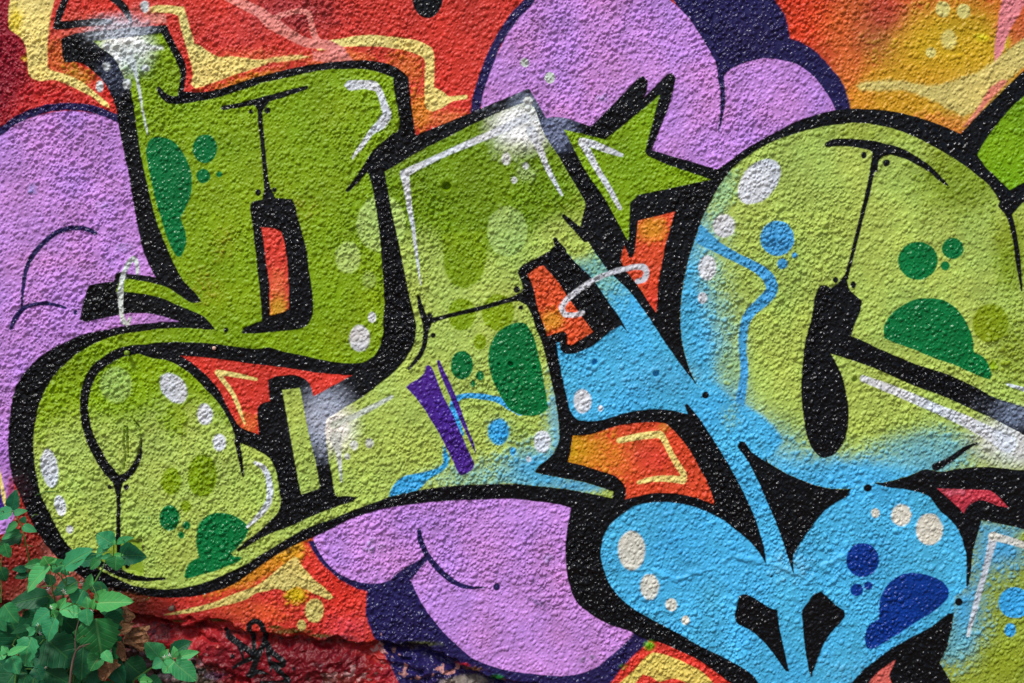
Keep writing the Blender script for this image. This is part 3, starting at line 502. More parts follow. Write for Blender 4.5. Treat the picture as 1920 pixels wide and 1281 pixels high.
P('black_line', [(1537,535),(1547,535),(1557,540),(1570,532),(1580,520),(1586,516),(1590,532),(1595,545),(1605,555),(1616,565),(1612,587),(1602,610),(1596,630),(1620,640),(1655,657),(1715,682),(1777,702),(1827,725),(1865,745),(1930,768),(2000,800),(2000,860),(1900,805),(1840,775),(1795,755),(1760,740),(1710,722),(1665,702),(1630,687),(1595,675),(1557,663),(1570,687),(1580,710),(1587,740),(1591,770),(1589,805),(1580,832),(1565,852),(1547,859),(1535,855),(1522,840),(1512,815),(1506,780),(1502,735),(1504,690),(1510,640),(1520,602),(1527,560),(1532,545)], BLACK, 1.8, parent=L3)
bs([(1641,292,6),(1633,335,4.6),(1625,370,4.4),(1615,410,4),(1605,450,4),(1595,490,3.6),(1586,522,4)], L3)
bs([(1552,271,5),(1567,267,7),(1600,268,7.5),(1635,273,9),(1660,279,9),(1680,284,8.5),(1703,293,7.5),(1727,307,6.5),(1745,319,5.5),(1760,333,4.5),(1776,348,2)], L3)
P('black_line', [(1622,272),(1634,284),(1637,300),(1637,325),(1646,322),(1648,304),(1656,294),(1684,288),(1670,272)], BLACK, 1.6, parent=L3)
for a in ((1620,291,5,6.5),(1662,306,7),(1567,525,5,6),(1600,534,5,7)): bd(*a, parent=L3)
bs([(1880,385,9),(1893,408,5.5),(1903,450,5),(1910,500,4.4),(1916,545,2)], L3)
bs([(1831,831,2.5),(1810,842,4.5),(1785,860,5.5),(1755,876,8)], L3)
# ---- violet bars
P('violet_bar', [(762,726),(770,718),(785,710),(795,700),(799,687),(803,684),(810,690),(817,707),(830,740),(850,780),(870,825),(885,860),(889,871),(885,882),(872,889),(864,891),(857,882),(850,865),(825,815),(805,782),(785,752)], VIOLET, 1.8, parent=L2, corner=40)
S('violet_bar', [(822,678,3),(830,700,5),(850,745,5),(870,795,4),(885,830,3),(891,848,1)], VIOLET, 1.6, parent=L2)
# ---- white highlights
P('white_highlight', [(645,160),(655,151),(692,151),(707,155),(717,170),(725,190),(733,208),(733,222),(720,240),(700,252),(687,270),(672,287),(661,300),(659,296),(670,277),(682,260),(692,245),(705,230),(717,214),(712,192),(705,172),(685,167),(655,169)], WHITE, 1.8, parent=L1)
S('white_highlight', [(757,326,7),(775,317,7),(810,300,5.5),(850,282,5.5),(900,261,6.5),(945,241,8),(985,222,9)], WHITE, 2, parent=L2)
S('white_highlight', [(758,327,8.5),(762,345,7),(768,390,4.6),(775,430,3.6),(780,470,3),(786,515,2.2),(789,535,1)], WHITE, 1.8, parent=L2)
S('white_highlight', [(995,245,10),(1012,280,6.5),(1027,317,5),(1042,345,3.6),(1054,366,2)], WHITE, 2.4, parent=L2)
S('white_highlight', [(1091,268,7.5),(1105,290,6.5),(1120,318,5.5),(1140,350,5),(1162,391,4)], WHITE, 1.8, parent=ST)
S('white_highlight', [(1091,265,7),(1110,270,7),(1140,282,6),(1166,291,3)], WHITE, 1.8, parent=ST)
S('white_ring', [(1092,587,5),(1077,591,5),(1059,590,5),(1053,577,5.5),(1065,560,5.5),(1090,540,5),(1120,522,5),(1150,510,5),(1185,502,5.5),(1205,501,6.5),(1212,511,6),(1207,524,5.5),(1195,528,5)], C(206,208,216), 1.6, parent=Y)
S('white_ring', [(257,512,3.5),(256,492,4.5),(250,484,5),(241,494,5),(232,512,5),(227,537,5),(226,565,5),(228,590,4.6),(233,606,4.6),(240,606,4),(244,596,3)], C(208,216,210), 1.6, parent=L1)
S('white_highlight', [(478,868,3),(490,874,4.6),(501,890,5.2),(506,915,5.8),(505,936,5.8),(496,955,5.2),(480,973,4),(464,988,2)], WHITE, 1.8, parent=L0)
S('white_highlight', [(1618,710,6),(1650,722,7.5),(1700,742,8.5),(1760,768,9),(1810,790,11),(1850,810,13),(1890,832,18)], WHITE, 3, parent=L3)
S('white_highlight', [(1889,721,2.5),(1925,732,4)], WHITE, 1.6, parent=L3)
S('white_highlight', [(1864,1006,9),(1858,1030,7),(1850,1060,6),(1838,1105,5.4),(1826,1150,5),(1815,1192,2.6)], C(200,206,214), 2, parent=L5)
S('white_highlight', [(1862,1006,8),(1890,1013,7),(1925,1024,6)], C(214,214,204), 2, parent=L5)
# white flare at the serif
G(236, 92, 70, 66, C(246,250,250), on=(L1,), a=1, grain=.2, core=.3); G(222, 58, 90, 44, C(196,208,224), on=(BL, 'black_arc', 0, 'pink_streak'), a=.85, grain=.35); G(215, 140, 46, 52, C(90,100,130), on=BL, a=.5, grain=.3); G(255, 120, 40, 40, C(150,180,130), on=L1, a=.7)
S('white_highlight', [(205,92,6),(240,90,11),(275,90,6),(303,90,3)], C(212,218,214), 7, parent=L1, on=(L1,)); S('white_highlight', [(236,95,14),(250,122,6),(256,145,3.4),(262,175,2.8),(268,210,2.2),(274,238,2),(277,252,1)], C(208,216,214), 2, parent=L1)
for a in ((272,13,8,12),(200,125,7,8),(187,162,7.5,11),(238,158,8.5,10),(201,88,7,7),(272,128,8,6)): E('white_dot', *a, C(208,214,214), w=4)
# white flare at the square letter
G(978, 235, 88, 70, C(244,246,244), on=(L2,), a=1, grain=.2, core=.3); G(955, 285, 50, 30, C(190,206,160), on=L2, a=.6); G(985, 195, 46, 34, GREYB, on=(BL,), a=.8, grain=.2); G(1042, 245, 56, 58, C(130,144,184), on=(BL,), a=.8, grain=.35); G(935, 208, 60, 26, C(90,98,110), on=BL, a=.45)
for a in ((990,191,9,10),(1014,259,7.5,8),(986,311,6,6.5),(949,298,9,12),(964,338,6,7)): E('white_dot', *a, C(208,212,208), w=2.6, parent=L2)
# flare at the gap of the green bar
G(612, 790, 80, 96, C(168,178,200), on=(BL,), a=1, grain=.15, core=.2); G(624, 800, 66, 72, C(242,240,234), on=(L2,), a=1, grain=.2, core=.2); G(612, 770, 30, 26, C(150,158,178), on=BL, a=.7, grain=.3); G(605, 845, 24, 16, C(140,148,168), on=BL, a=.7)
S('white_highlight', [(627,797,8),(645,788,5),(662,782,5.5),(690,768,5),(715,755,4.4),(735,744,3)], C(196,204,190), 2.4, parent=L2); S('white_highlight', [(630,820,12),(634,845,6),(637,870,4),(640,903,1.5)], C(200,204,196), 2.4, parent=L2)
for a in ((664,835,8,9),(693,831,8,9),(651,856,5.5,6.5)): E('white_dot', *a, C(204,210,200), w=3, parent=L2)
# flare at the right edge
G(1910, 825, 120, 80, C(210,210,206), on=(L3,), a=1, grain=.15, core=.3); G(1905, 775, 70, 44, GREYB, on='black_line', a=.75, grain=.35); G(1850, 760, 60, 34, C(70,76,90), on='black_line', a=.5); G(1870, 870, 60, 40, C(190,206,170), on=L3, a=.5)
# white dots on the letters
for p, lst in ((L1, ((674,635,20,25),(698,595,7.5,10))), (L0, ((325,728,22,32,-38),(384,777,15,20),(411,830,13,16),(93,878,16,37,-8),(113,948,10.5,20,-14),(131,993,7,8))),
               (L2, ((1017,828,16,21),(991,861,5,5.5))), (L3, ((1423,341,31,50,42),(1357,424,21,22),(1326,503,17,24),(1317,559,9,11))),
               (Y, ((1092,753,17,23),(1126,766,5,6)))):
    for a in lst: E('white_dot', a[0], a[1], a[2], a[3], WHITE, rot=a[4] if len(a) > 4 else 0, w=4.5 if a[2] > 12 else 2.6, parent=p)
for a in ((1184,1032,26,37),(1218,1101,18,24),(1259,1134,11,12),(1285,1163,8,9),(1743,993,26,30),(1690,966,19,20),(1641,962,8,9)): E('white_dot', *a, C(216,214,200), w=5 if a[2] > 12 else 2.6, parent=Y)
# ---- weather, moss, chipped paint and painted crevice shade on the plinth
for a in ((545,1184,60,9),(515,1176,24,6),(405,1166,30,6),(790,1207,60,8),(600,1192,40,6),(330,1166,20,5)): G(*a, OLIVE, a=.9, grain=.5)
for a in ((640,1196,60,9),(600,1203,60,6),(700,1210,50,9)): G(*a, C(46,20,30), a=.7, grain=.5)  # shadow under the ledge painted on as dark maroon
for a in ((720,1228,40,22),(745,1258,60,20),(785,1268,40,16),(700,1215,30,12),(680,1262,50,22),(640,1272,60,16),(850,1258,50,12)): CHIP(*a, C(176,124,120), thr=.585, size=11, on=(0,'navy_shadow'))
CHIP(600, 1240, 130, 34, C(190,60,76), thr=.6, size=12, on=0, a=.3); CHIP(430, 1235, 110, 36, C(196,66,74), thr=.6, size=12, on=0, a=.3); CHIP(600, 1270, 60, 20, C(60,30,20), thr=.56, size=20, on=0, a=.8)
G(870, 1282, 66, 16, C(128,118,110), a=1, grain=.7, core=.5); G(930, 1272, 22, 12, C(14,110,40), a=1, grain=.6); G(868, 1247, 26, 7, C(170,24,40), a=.9); G(885, 1255, 34, 8, C(110,70,20), a=.9)
G(1218, 1211, 16, 15, C(110,176,20), a=1, grain=.5); G(1170, 1250, 14, 8, C(90,150,30), a=.6)
G(330, 1290, 120, 62, C(92,78,64), a=1, grain=.5, core=.5); G(300, 1255, 70, 40, C(110,100,104), a=.9, grain=.7); G(255, 1240, 70, 60, C(96,84,84), a=.9, grain=.6); G(290, 1190, 50, 26, C(90,30,40), a=.7); G(280, 1180, 30, 16, C(70,40,46), a=.6)
G(400, 1270, 34, 14, C(44,24,60), a=.8, grain=.4); G(270, 1210, 30, 40, C(30,54,84), a=.5); G(120, 1240, 180, 90, C(74,44,34), a=.9, grain=.4); CHIP(320, 1255, 90, 40, C(170,130,136), thr=.56, size=12, a=.8); CHIP(290, 1262, 90, 50, C(140,138,146), thr=.56, size=12, a=.8); CHIP(330, 1270, 80, 40, C(40,34,30), thr=.5, size=18); G(640, 1275, 60, 14, C(110,40,30), a=.7)
CHIP(395, 1245, 46, 18, C(196,120,124), thr=.54, size=12, rot=35, a=.8)
CHIP(390, 1185, 110, 30, C(226,90,80), thr=.56, size=12, on=0, a=.5); CHIP(330, 1190, 80, 26, C(90,16,26), thr=.54, size=18, on=0, a=.7); CHIP(490, 1172, 90, 18, C(232,110,60), thr=.56, size=12, on=0, a=.6)
for a in ((230,1118,40,16),(262,1122,30,10),(200,1112,30,14)): G(*a, C(110,60,30), a=.8, grain=.8)
# ---- scrawled tag on the plinth
TC = C(10, 13, 16, .15)
TG = S('scrawled_tag', [(469,1191,5),(468,1172,5),(477,1164,5.5),(488,1168,5.5),(494,1181,5.5),(495,1195,5.5),(492,1210,5.5),(485,1226,6),(479,1242,6),(473,1257,6),(469,1267,6.5)], TC, 1.4, label='black scrawled tag on the crumbling red plinth')
for pts in ([(421,1182,3.6),(428,1195,5),(443,1206,5.5),(459,1217,5.5),(474,1227,6)], [(470,1190,4.6),(472,1200,4.8),(475,1216,5),(480,1229,5)], [(438,1252,3.4),(453,1243,4.6),(470,1236,4.8),(481,1230,5)], [(448,1214,3),(453,1226,3),(457,1240,2.4)],
            [(497,1206,4),(508,1225,4.6),(520,1233,4.6),(531,1241,5)], [(531,1242,5),(530,1247,6),(520,1248,4.6),(506,1244,3.6)], [(500,1216,4),(504,1239,3.6),(508,1262,1)], [(507,1245,4),(520,1257,4.6),(532,1268,5),(540,1277,5.5),(526,1279,3),(489,1280,3)], [(466,1268,6),(482,1261,4.4),(503,1265,1.6)]):
    S('black_line', pts, TC, 1.4, parent=TG)
E('black_dot', 436, 1231, 4.6, 4.6, TC, w=1.4, parent=TG); E('black_dot', 551, 1254, 2.6, 3.4, TC, w=1.4, parent=TG)
for a in ((360,1178,70,9),(450,1190,50,7),(530,1197,60,8),(640,1206,70,9),(760,1216,70,10)): G(*a, C(40,18,22), a=.75, grain=.6)
CHIP(500, 1255, 260, 34, C(56,14,20), thr=.55, size=24, on=0, a=.7); CHIP(380, 1200, 90, 30, C(70,18,22), thr=.55, size=18, on=0, a=.7)
# ================================================================== THE WALL
def wall_material():
    m = bpy.data.materials.new('sprayed_plaster'); m.use_nodes = True; t = m.node_tree; t.nodes.clear(); N = t.nodes.new; L = t.links.new
    at = N('ShaderNodeAttribute'); at.attribute_name = 'paint'
    co = N('ShaderNodeTexCoord')
    n1 = N('ShaderNodeTexNoise'); n1.inputs['Scale'].default_value = 9; n1.inputs['Detail'].default_value = 6
    n2 = N('ShaderNodeTexNoise'); n2.inputs['Scale'].default_value = 420; n2.inputs['Detail'].default_value = 3
    L(co.outputs['Object'], n1.inputs['Vector']); L(co.outputs['Object'], n2.inputs['Vector'])
    hs = N('ShaderNodeHueSaturation'); L(at.outputs['Color'], hs.inputs['Color'])
    mr = N('ShaderNodeMapRange'); mr.inputs['From Min'].default_value = .3; mr.inputs['From Max'].default_value = .7
    mr.inputs['To Min'].default_value = .9; mr.inputs['To Max'].default_value = 1.1
    L(n1.outputs['Fac'], mr.inputs['Value']); L(mr.outputs['Result'], hs.inputs['Value'])
    ro = N('ShaderNodeMapRange'); ro.inputs['To Min'].default_value = .44; ro.inputs['To Max'].default_value = .2
    L(at.outputs['Alpha'], ro.inputs['Value'])
    ra = N('ShaderNodeMath'); ra.operation = 'MULTIPLY_ADD'; ra.inputs[1].default_value = .16; L(n2.outputs['Fac'], ra.inputs[0])
    rb = N('ShaderNodeMath'); rb.operation = 'SUBTRACT'; rb.inputs[1].default_value = .08
    L(ro.outputs['Result'], ra.inputs[2]); L(ra.outputs[0], rb.inputs[0])
    bu = N('ShaderNodeBump'); bu.inputs['Strength'].default_value = .22; bu.inputs['Distance'].default_value = .0012; L(n2.outputs['Fac'], bu.inputs['Height'])
    b = N('ShaderNodeBsdfPrincipled'); o = N('ShaderNodeOutputMaterial')
    L(hs.outputs['Color'], b.inputs['Base Color']); L(rb.outputs[0], b.inputs['Roughness']); L(bu.outputs['Normal'], b.inputs['Normal'])
    b.inputs['Specular IOR Level'].default_value = SPEC
    L(b.outputs['BSDF'], o.inputs['Surface'])
    return m
SPEC = 0.24
RELIEF = 1.0
WALLM = wall_material()
wall = empty('graffiti_wall', (0, 0, 0), 'long stucco wall covered in graffiti letters, lilac clouds and a blue heart', 'wall'); wall['kind'] = 'thing'

def canvas_points(cv, edge_fade):
    h = cv.h * RELIEF
    if edge_fade:
        fx = np.minimum(cv.x1 - cv.x1[0], cv.x1[-1] - cv.x1); fy = np.minimum(cv.y1 - cv.y1[0], cv.y1[-1] - cv.y1)
    X = wx(cv.x); Z = wz(cv.y); Yc = -h / PXM
    hy, hx = np.gradient(h, cv.y1, cv.x1)
    n = np.stack([-hx, -np.ones_like(hx), hy], -1); n /= np.linalg.norm(n, axis=-1, keepdims=True)
    return np.stack([X, Yc, Z], -1).reshape(-1, 3), n.reshape(-1, 3)

def build_pieces(cv, split, mat=None):
    pts, nor = canvas_points(cv, False)
    ny, nx = cv.x.shape[0] - 1, cv.x.shape[1] - 1
    ii, jj = np.meshgrid(np.arange(nx), np.arange(ny)); v = (jj * (nx + 1) + ii).ravel()
    quads = np.stack([v, v + nx + 1, v + nx + 2, v + 1], 1).astype(np.int32)
    fid = cv.id[:-1, :-1].ravel() if split else np.zeros(nx * ny, np.int16)
    col = cv.col.reshape(-1, 4)
    order = np.argsort(fid, kind='stable'); fs = fid[order]; cuts = np.flatnonzero(np.diff(fs)) + 1
    res = {}
    for grp in np.split(order, cuts):
        sid = int(fid[grp[0]])
        q = quads[grp]; used, inv = np.unique(q.ravel(), return_inverse=True)
        name = IDS[sid]['name']
        me = bpy.data.meshes.new(name); nf = len(grp)
        me.vertices.add(len(used)); me.vertices.foreach_set('co', pts[used].astype(np.float32).ravel())
        me.loops.add(nf * 4); me.loops.foreach_set('vertex_index', inv.astype(np.int32).ravel())
        me.polygons.add(nf); me.polygons.foreach_set('loop_start', np.arange(0, nf * 4, 4, dtype=np.int32))
        me.polygons.foreach_set('use_smooth', np.ones(nf, bool))
        me.update(calc_edges=True)
        a = me.attributes.new('paint', 'FLOAT_COLOR', 'POINT'); a.data.foreach_set('color', col[used].astype(np.float32).ravel())
        try: me.normals_split_custom_set_from_vertices(nor[used].astype(np.float32))
        except Exception as ex: print('normals', ex)
        me.materials.append(mat or WALLM)
        res[sid] = bpy.data.objects.new(name, me)
    return res

FSTEP = 1.4; FNX, FNY = 1436, 956; FX0, FY0 = -45.0, -28.0
fine = Canvas(FX0, FY0, FSTEP, FSTEP, FNX, FNY, True)
paint(fine)
objs = build_pieces(fine, True)
def parent_of(sid):
    p = IDS[sid]['parent']
    while p is not None and p not in objs: p = IDS[p]['parent']
    return p
for sid, o in objs.items():
    p = parent_of(sid); link(o, wall if p is None else objs[p])
    if IDS[sid]['label']: o['label'] = IDS[sid]['label']
# the same wall beyond the picture, sampled coarsely
FX1, FY1 = FX0 + FNX * FSTEP, FY0 + FNY * FSTEP
WX0, WX1, WY0, WY1 = -1900.0, 3800.0, -760.0, 1281.0 + ZB * PXM + 4
OUTERM = WALLM.copy(); OUTERM.name = 'sprayed_plaster_far'
_t = OUTERM.node_tree; _b = _t.nodes['Principled BSDF']
_v = _t.nodes.new('ShaderNodeTexVoronoi'); _v.feature = 'SMOOTH_F1'; _v.inputs['Scale'].default_value = 110; _v.inputs['Smoothness'].default_value = .4
_bb = _t.nodes.new('ShaderNodeBump'); _bb.inputs['Distance'].default_value = .006; _bb.inputs['Strength'].default_value = .7; _bb.invert = True
_t.links.new(_t.nodes['Texture Coordinate'].outputs['Object'], _v.inputs['Vector']); _t.links.new(_v.outputs['Distance'], _bb.inputs['Height']); _t.links.new(_bb.outputs['Normal'], _b.inputs['Normal'])
def strip(x0, y0, x1, y1, st=13.0):
    nx, ny = max(2, round((x1 - x0) / st)), max(2, round((y1 - y0) / st))
    cv = Canvas(x0, y0, (x1 - x0) / nx, (y1 - y0) / ny, nx, ny, False); paint(cv)
    for o in build_pieces(cv, False, OUTERM).values(): link(o, wall)
strip(WX0, WY0, FX0, WY1); strip(FX1, WY0, WX1, WY1); strip(FX0, WY0, FX1, FY0); strip(FX0, FY1, FX1, WY1)

def simple_material(name, col, rough=.7, scale=20, var=.25, bump=.0):
    m = bpy.data.materials.new(name); m.use_nodes = True; t = m.node_tree; b = t.nodes['Principled BSDF']
    co = t.nodes.new('ShaderNodeTexCoord'); n = t.nodes.new('ShaderNodeTexNoise'); n.inputs['Scale'].default_value = scale; n.inputs['Detail'].default_value = 6
    t.links.new(co.outputs['Object'], n.inputs['Vector'])
    r = t.nodes.new('ShaderNodeValToRGB'); c = lin(col)
    r.color_ramp.elements[0].position = .3; r.color_ramp.elements[1].position = .7
    r.color_ramp.elements[0].color = (*(c * (1 - var)), 1); r.color_ramp.elements[1].color = (*(c * (1 + var)), 1)
    t.links.new(n.outputs['Fac'], r.inputs['Fac']); t.links.new(r.outputs['Color'], b.inputs['Base Color'])
    b.inputs['Roughness'].default_value = rough
    if bump:
        bu = t.nodes.new('ShaderNodeBump'); bu.inputs['Strength'].default_value = bump; bu.inputs['Distance'].default_value = .01
        t.links.new(n.outputs['Fac'], bu.inputs['Height']); t.links.new(bu.outputs['Normal'], b.inputs['Normal'])
    return m
def box(name, x0, y0, z0, x1, y1, z1, mat, parent=None):
    v = [(x, y, z) for x in (x0, x1) for y in (y0, y1) for z in (z0, z1)]
    f = [(0, 1, 3, 2), (4, 6, 7, 5), (0, 4, 5, 1), (2, 3, 7, 6), (0, 2, 6, 4), (1, 5, 7, 3)]
    return mesh_obj(name, v, f, mat, parent, smooth=False)
CONC = simple_material('weathered_concrete', (150, 146, 138), .85, 14, .3, .4)
box('core', wx(WX0), .06, -.2, wx(WX1), .34, wz(WY0), CONC, wall)
box('coping', wx(WX0) - .05, -.05, wz(WY0) + .002, wx(WX1) + .05, .40, wz(WY0) + .09, CONC, wall)
EARTH = simple_material('trodden_earth', (112, 100, 84), .95, 6, .35, .6)
gv = []; gf = []; gn = 40
def gs(k): u = k / gn * 2 - 1; return math.copysign(abs(u) ** 2.2 * 90, u)
for j in range(gn + 1):
    for i in range(gn + 1):
        x, y = gs(i), gs(j)
        gv.append((x, y, 0.012 * math.sin(x * 2.1 + y) * math.cos(y * 1.7) if abs(x) < 12 and abs(y) < 12 else 0))
for j in range(gn):
    for i in range(gn):
        a = j * (gn + 1) + i; gf.append((a, a + 1, a + gn + 2, a + gn + 1))
tag(mesh_obj('ground', gv, gf, EARTH), 'bare earth in front of the wall', kind='structure')
# ================================================================== WEEDS AT THE FOOT OF THE WALL
rng = random.Random(7)
def at(px, py, d):
    f = (-CAM_Y - d) / -CAM_Y
    return Vector((wx(px) * f, -d, cam.location.z + (wz(py) - cam.location.z) * f))

def leaf_material(name, col, vein, young):
    m = bpy.data.materials.new(name); m.use_nodes = True; t = m.node_tree; N = t.nodes.new; L = t.links.new
    b = t.nodes['Principled BSDF']; out = t.nodes['Material Output']
    co = N('ShaderNodeTexCoord'); sp = N('ShaderNodeSeparateXYZ'); L(co.outputs['Object'], sp.inputs[0])
    ax = N('ShaderNodeMath'); ax.operation = 'ABSOLUTE'; L(sp.outputs['X'], ax.inputs[0])
    mid = N('ShaderNodeMapRange'); mid.inputs['From Min'].default_value = .012; mid.inputs['From Max'].default_value = .04; mid.inputs['To Min'].default_value = .8; mid.inputs['To Max'].default_value = 0
    L(ax.outputs[0], mid.inputs['Value'])
    s1 = N('ShaderNodeMath'); s1.operation = 'MULTIPLY_ADD'; s1.inputs[1].default_value = -.75; L(ax.outputs[0], s1.inputs[0]); L(sp.outputs['Y'], s1.inputs[2])
    s2 = N('ShaderNodeMath'); s2.operation = 'MULTIPLY'; s2.inputs[1].default_value = 6.5; L(s1.outputs[0], s2.inputs[0])
    s3 = N('ShaderNodeMath'); s3.operation = 'PINGPONG'; s3.inputs[1].default_value = .5; L(s2.outputs[0], s3.inputs[0])
    sv = N('ShaderNodeMapRange'); sv.inputs['From Min'].default_value = .03; sv.inputs['From Max'].default_value = .12; sv.inputs['To Min'].default_value = .35; sv.inputs['To Max'].default_value = 0
    L(s3.outputs[0], sv.inputs['Value'])
    mx = N('ShaderNodeMath'); mx.operation = 'MAXIMUM'; L(mid.outputs['Result'], mx.inputs[0]); L(sv.outputs['Result'], mx.inputs[1])
    oi = N('ShaderNodeObjectInfo')
    no = N('ShaderNodeTexNoise'); no.inputs['Scale'].default_value = 5; no.inputs['Detail'].default_value = 4; L(co.outputs['Object'], no.inputs['Vector'])
    ad = N('ShaderNodeMath'); ad.operation = 'ADD'; L(oi.outputs['Random'], ad.inputs[0]); L(no.outputs['Fac'], ad.inputs[1])
    vr = N('ShaderNodeMapRange'); vr.inputs['From Max'].default_value = 1.6; vr.inputs['To Min'].default_value = .68; vr.inputs['To Max'].default_value = 1.32; L(ad.outputs[0], vr.inputs['Value'])
    hr = N('ShaderNodeMapRange'); hr.inputs['To Min'].default_value = .485; hr.inputs['To Max'].default_value = .515; L(oi.outputs['Random'], hr.inputs['Value'])
    hs = N('ShaderNodeHueSaturation'); hs.inputs['Color'].default_value = (*lin(col), 1); L(vr.outputs['Result'], hs.inputs['Value']); L(hr.outputs['Result'], hs.inputs['Hue'])
    mc = N('ShaderNodeMix'); mc.data_type = 'RGBA'; L(mx.outputs[0], mc.inputs[0]); L(hs.outputs['Color'], mc.inputs[6]); mc.inputs[7].default_value = (*lin(vein), 1)
    L(mc.outputs[2], b.inputs['Base Color']); b.inputs['Roughness'].default_value = .5; b.inputs['Specular IOR Level'].default_value = .25
    bu = N('ShaderNodeBump'); bu.inputs['Strength'].default_value = .35; bu.inputs['Distance'].default_value = .02; bu.invert = True; L(mx.outputs[0], bu.inputs['Height']); L(bu.outputs['Normal'], b.inputs['Normal'])
    tr = N('ShaderNodeBsdfTranslucent'); L(mc.outputs[2], tr.inputs['Color'])
    ms = N('ShaderNodeMixShader'); ms.inputs[0].default_value = .22; L(b.outputs['BSDF'], ms.inputs[1]); L(tr.outputs['BSDF'], ms.inputs[2]); L(ms.outputs[0], out.inputs['Surface'])
    return m
LEAFM = [leaf_material('shaded_old_leaf', (18, 88, 54), (54, 114, 60), 0), leaf_material('grown_leaf', (46, 132, 78), (96, 162, 94), 0), leaf_material('young_leaf', (72, 162, 88), (134, 192, 114), 1)]  # darkest green: natural leaf variation plus shade put into the colour
STEMM = simple_material('green_stem', (74, 120, 50), .5, 30, .2); DRYM = simple_material('withered_leaf', (128, 88, 56), .8, 9, .5, .3); TWIGM = simple_material('twig_bark', (96, 74, 62), .8, 40, .3, .3)
PETM = simple_material('white_petal', (232, 236, 238), .5, 5, .03); ANTM = simple_material('yellow_anther', (222, 170, 30), .5, 5, .05)

def leaf_mesh(seed, shade):
    r = random.Random(seed); rows = 11; verts = []; faces = []
    bend = r.uniform(.12, .42); fold = r.uniform(.12, .38); wob = r.uniform(-.05, .05); peak = r.uniform(.34, .43); teeth = r.uniform(.02, .075)
    for k in range(rows + 1):
        t = k / rows
        w = .5 * math.sin(math.pi * t ** (.693 / -math.log(peak))) ** .82
        if 0 < k < rows: w *= 1 + (teeth if k % 2 else -teeth) * (1 if .15 < t < .95 else .3)
        if k == 0: w = .03
        if k == rows: w = .004
        cx = wob * math.sin(t * 5)
        for s in (-1, -.5, 0, .5, 1):
            x = s * w; ripple = .03 * math.sin(t * 17 + s * 2 + seed) * abs(s)
            verts.append((x + cx, t + abs(s) * .03 * (-1 if k % 2 else 0), abs(x) * fold - bend * t * t + ripple + .04 * (1 - abs(s)) * 0))
    for k in range(rows):
        for s in range(4):
            a = k * 5 + s; faces.append((a, a + 1, a + 6, a + 5))
    me = bpy.data.meshes.new('leaf'); me.from_pydata(verts, [], faces); me.polygons.foreach_set('use_smooth', [True] * len(faces)); me.materials.append(LEAFM[shade]); me.update()
    return me
LEAFS = [[leaf_mesh(10 * s + k, s) for k in range(6)] for s in range(3)]

def put(o, root, M):
    link(o, root); o.matrix_basis = Matrix.Translation(-root.location) @ M
    return o
def frame(base, tip, width, nrm, zs=None):
    Y = tip - base; Ln = Y.length; Y.normalize(); Z = (nrm - Y * nrm.dot(Y)).normalized(); X = Y.cross(Z)
    zs = Ln if zs is None else zs
    M = Matrix.Identity(4)
    for r in range(3): M[r][0], M[r][1], M[r][2], M[r][3] = X[r] * width, Y[r] * Ln, Z[r] * zs, base[r]
    return M
DEPTH = {0: .07, 1: .13, 2: .17}
def leaf(root, bx, by, tx, ty, w, shade, d=None):
    d = (DEPTH[shade] if d is None else d) + rng.uniform(-.012, .012)
    b = at(bx, by, d); Lpx = math.hypot(tx - bx, ty - by)
    tip = at(tx, ty, d + (Lpx / PXM) * rng.uniform(.05, .45))
    n = Vector((rng.uniform(-.3, .3), -.86, .46 + rng.uniform(-.2, .2)))
    o = bpy.data.objects.new('leaf', LEAFS[shade][rng.randrange(6)])
    put(o, root, frame(b, tip + (tip - b) * .08, w / PXM * 1.3, n, min(Lpx, w * 1.6) / PXM))
    return b, o
def tube(pts, rad, n=6):
    verts = []; faces = []
    for k, p in enumerate(pts):
        a = pts[max(k - 1, 0)]; c = pts[min(k + 1, len(pts) - 1)]; T = (c - a).normalized(); U = T.cross(Vector((0.1, 1, 0.05))).normalized(); V = T.cross(U)
        r = rad[k]
        for q in range(n):
            g = 2 * math.pi * q / n; verts.append(p + (U * math.cos(g) + V * math.sin(g)) * r)
    for k in range(len(pts) - 1):
        for q in range(n):
            a = k * n + q; b = k * n + (q + 1) % n; faces.append((a, b, b + n, a + n))
    return verts, faces
def stem(root, pts, r0, r1, mat=None, name='stem'):
    """pts: (px, py, depth) from the root upwards"""
    P3 = [at(*p) for p in pts]; Q = []
    for k in range(len(P3) - 1):
        for u in (0, .33, .67): Q.append(P3[k].lerp(P3[k + 1], u) + Vector((rng.uniform(-1, 1), rng.uniform(-1, 1), 0)) * .0012)
    Q.append(P3[-1]); m = len(Q)
    v, f = tube([q - root.location for q in Q], [(r0 + (r1 - r0) * k / (m - 1)) for k in range(m)])
    o = mesh_obj(name, v, f, mat or STEMM, root); return Q
def petiole(root, bo, Q):
    b, o = bo
    q = min(Q, key=lambda p: (p - b).length + max(0, p.z - b.z) * 1.5)
    if .004 < (q - b).length < .10 and b.y < -.085:
        mid = q.lerp(b, .5) + Vector((0, 0, .004)); v, f = tube([q - root.location, mid - root.location, b - root.location], [.0012, .001, .0008], 5)
        me = bpy.data.meshes.new('petiole'); me.from_pydata(v, [], f); me.materials.append(STEMM); me.update()
        c = link(bpy.data.objects.new('petiole', me), o); c.matrix_basis = o.matrix_basis.inverted()
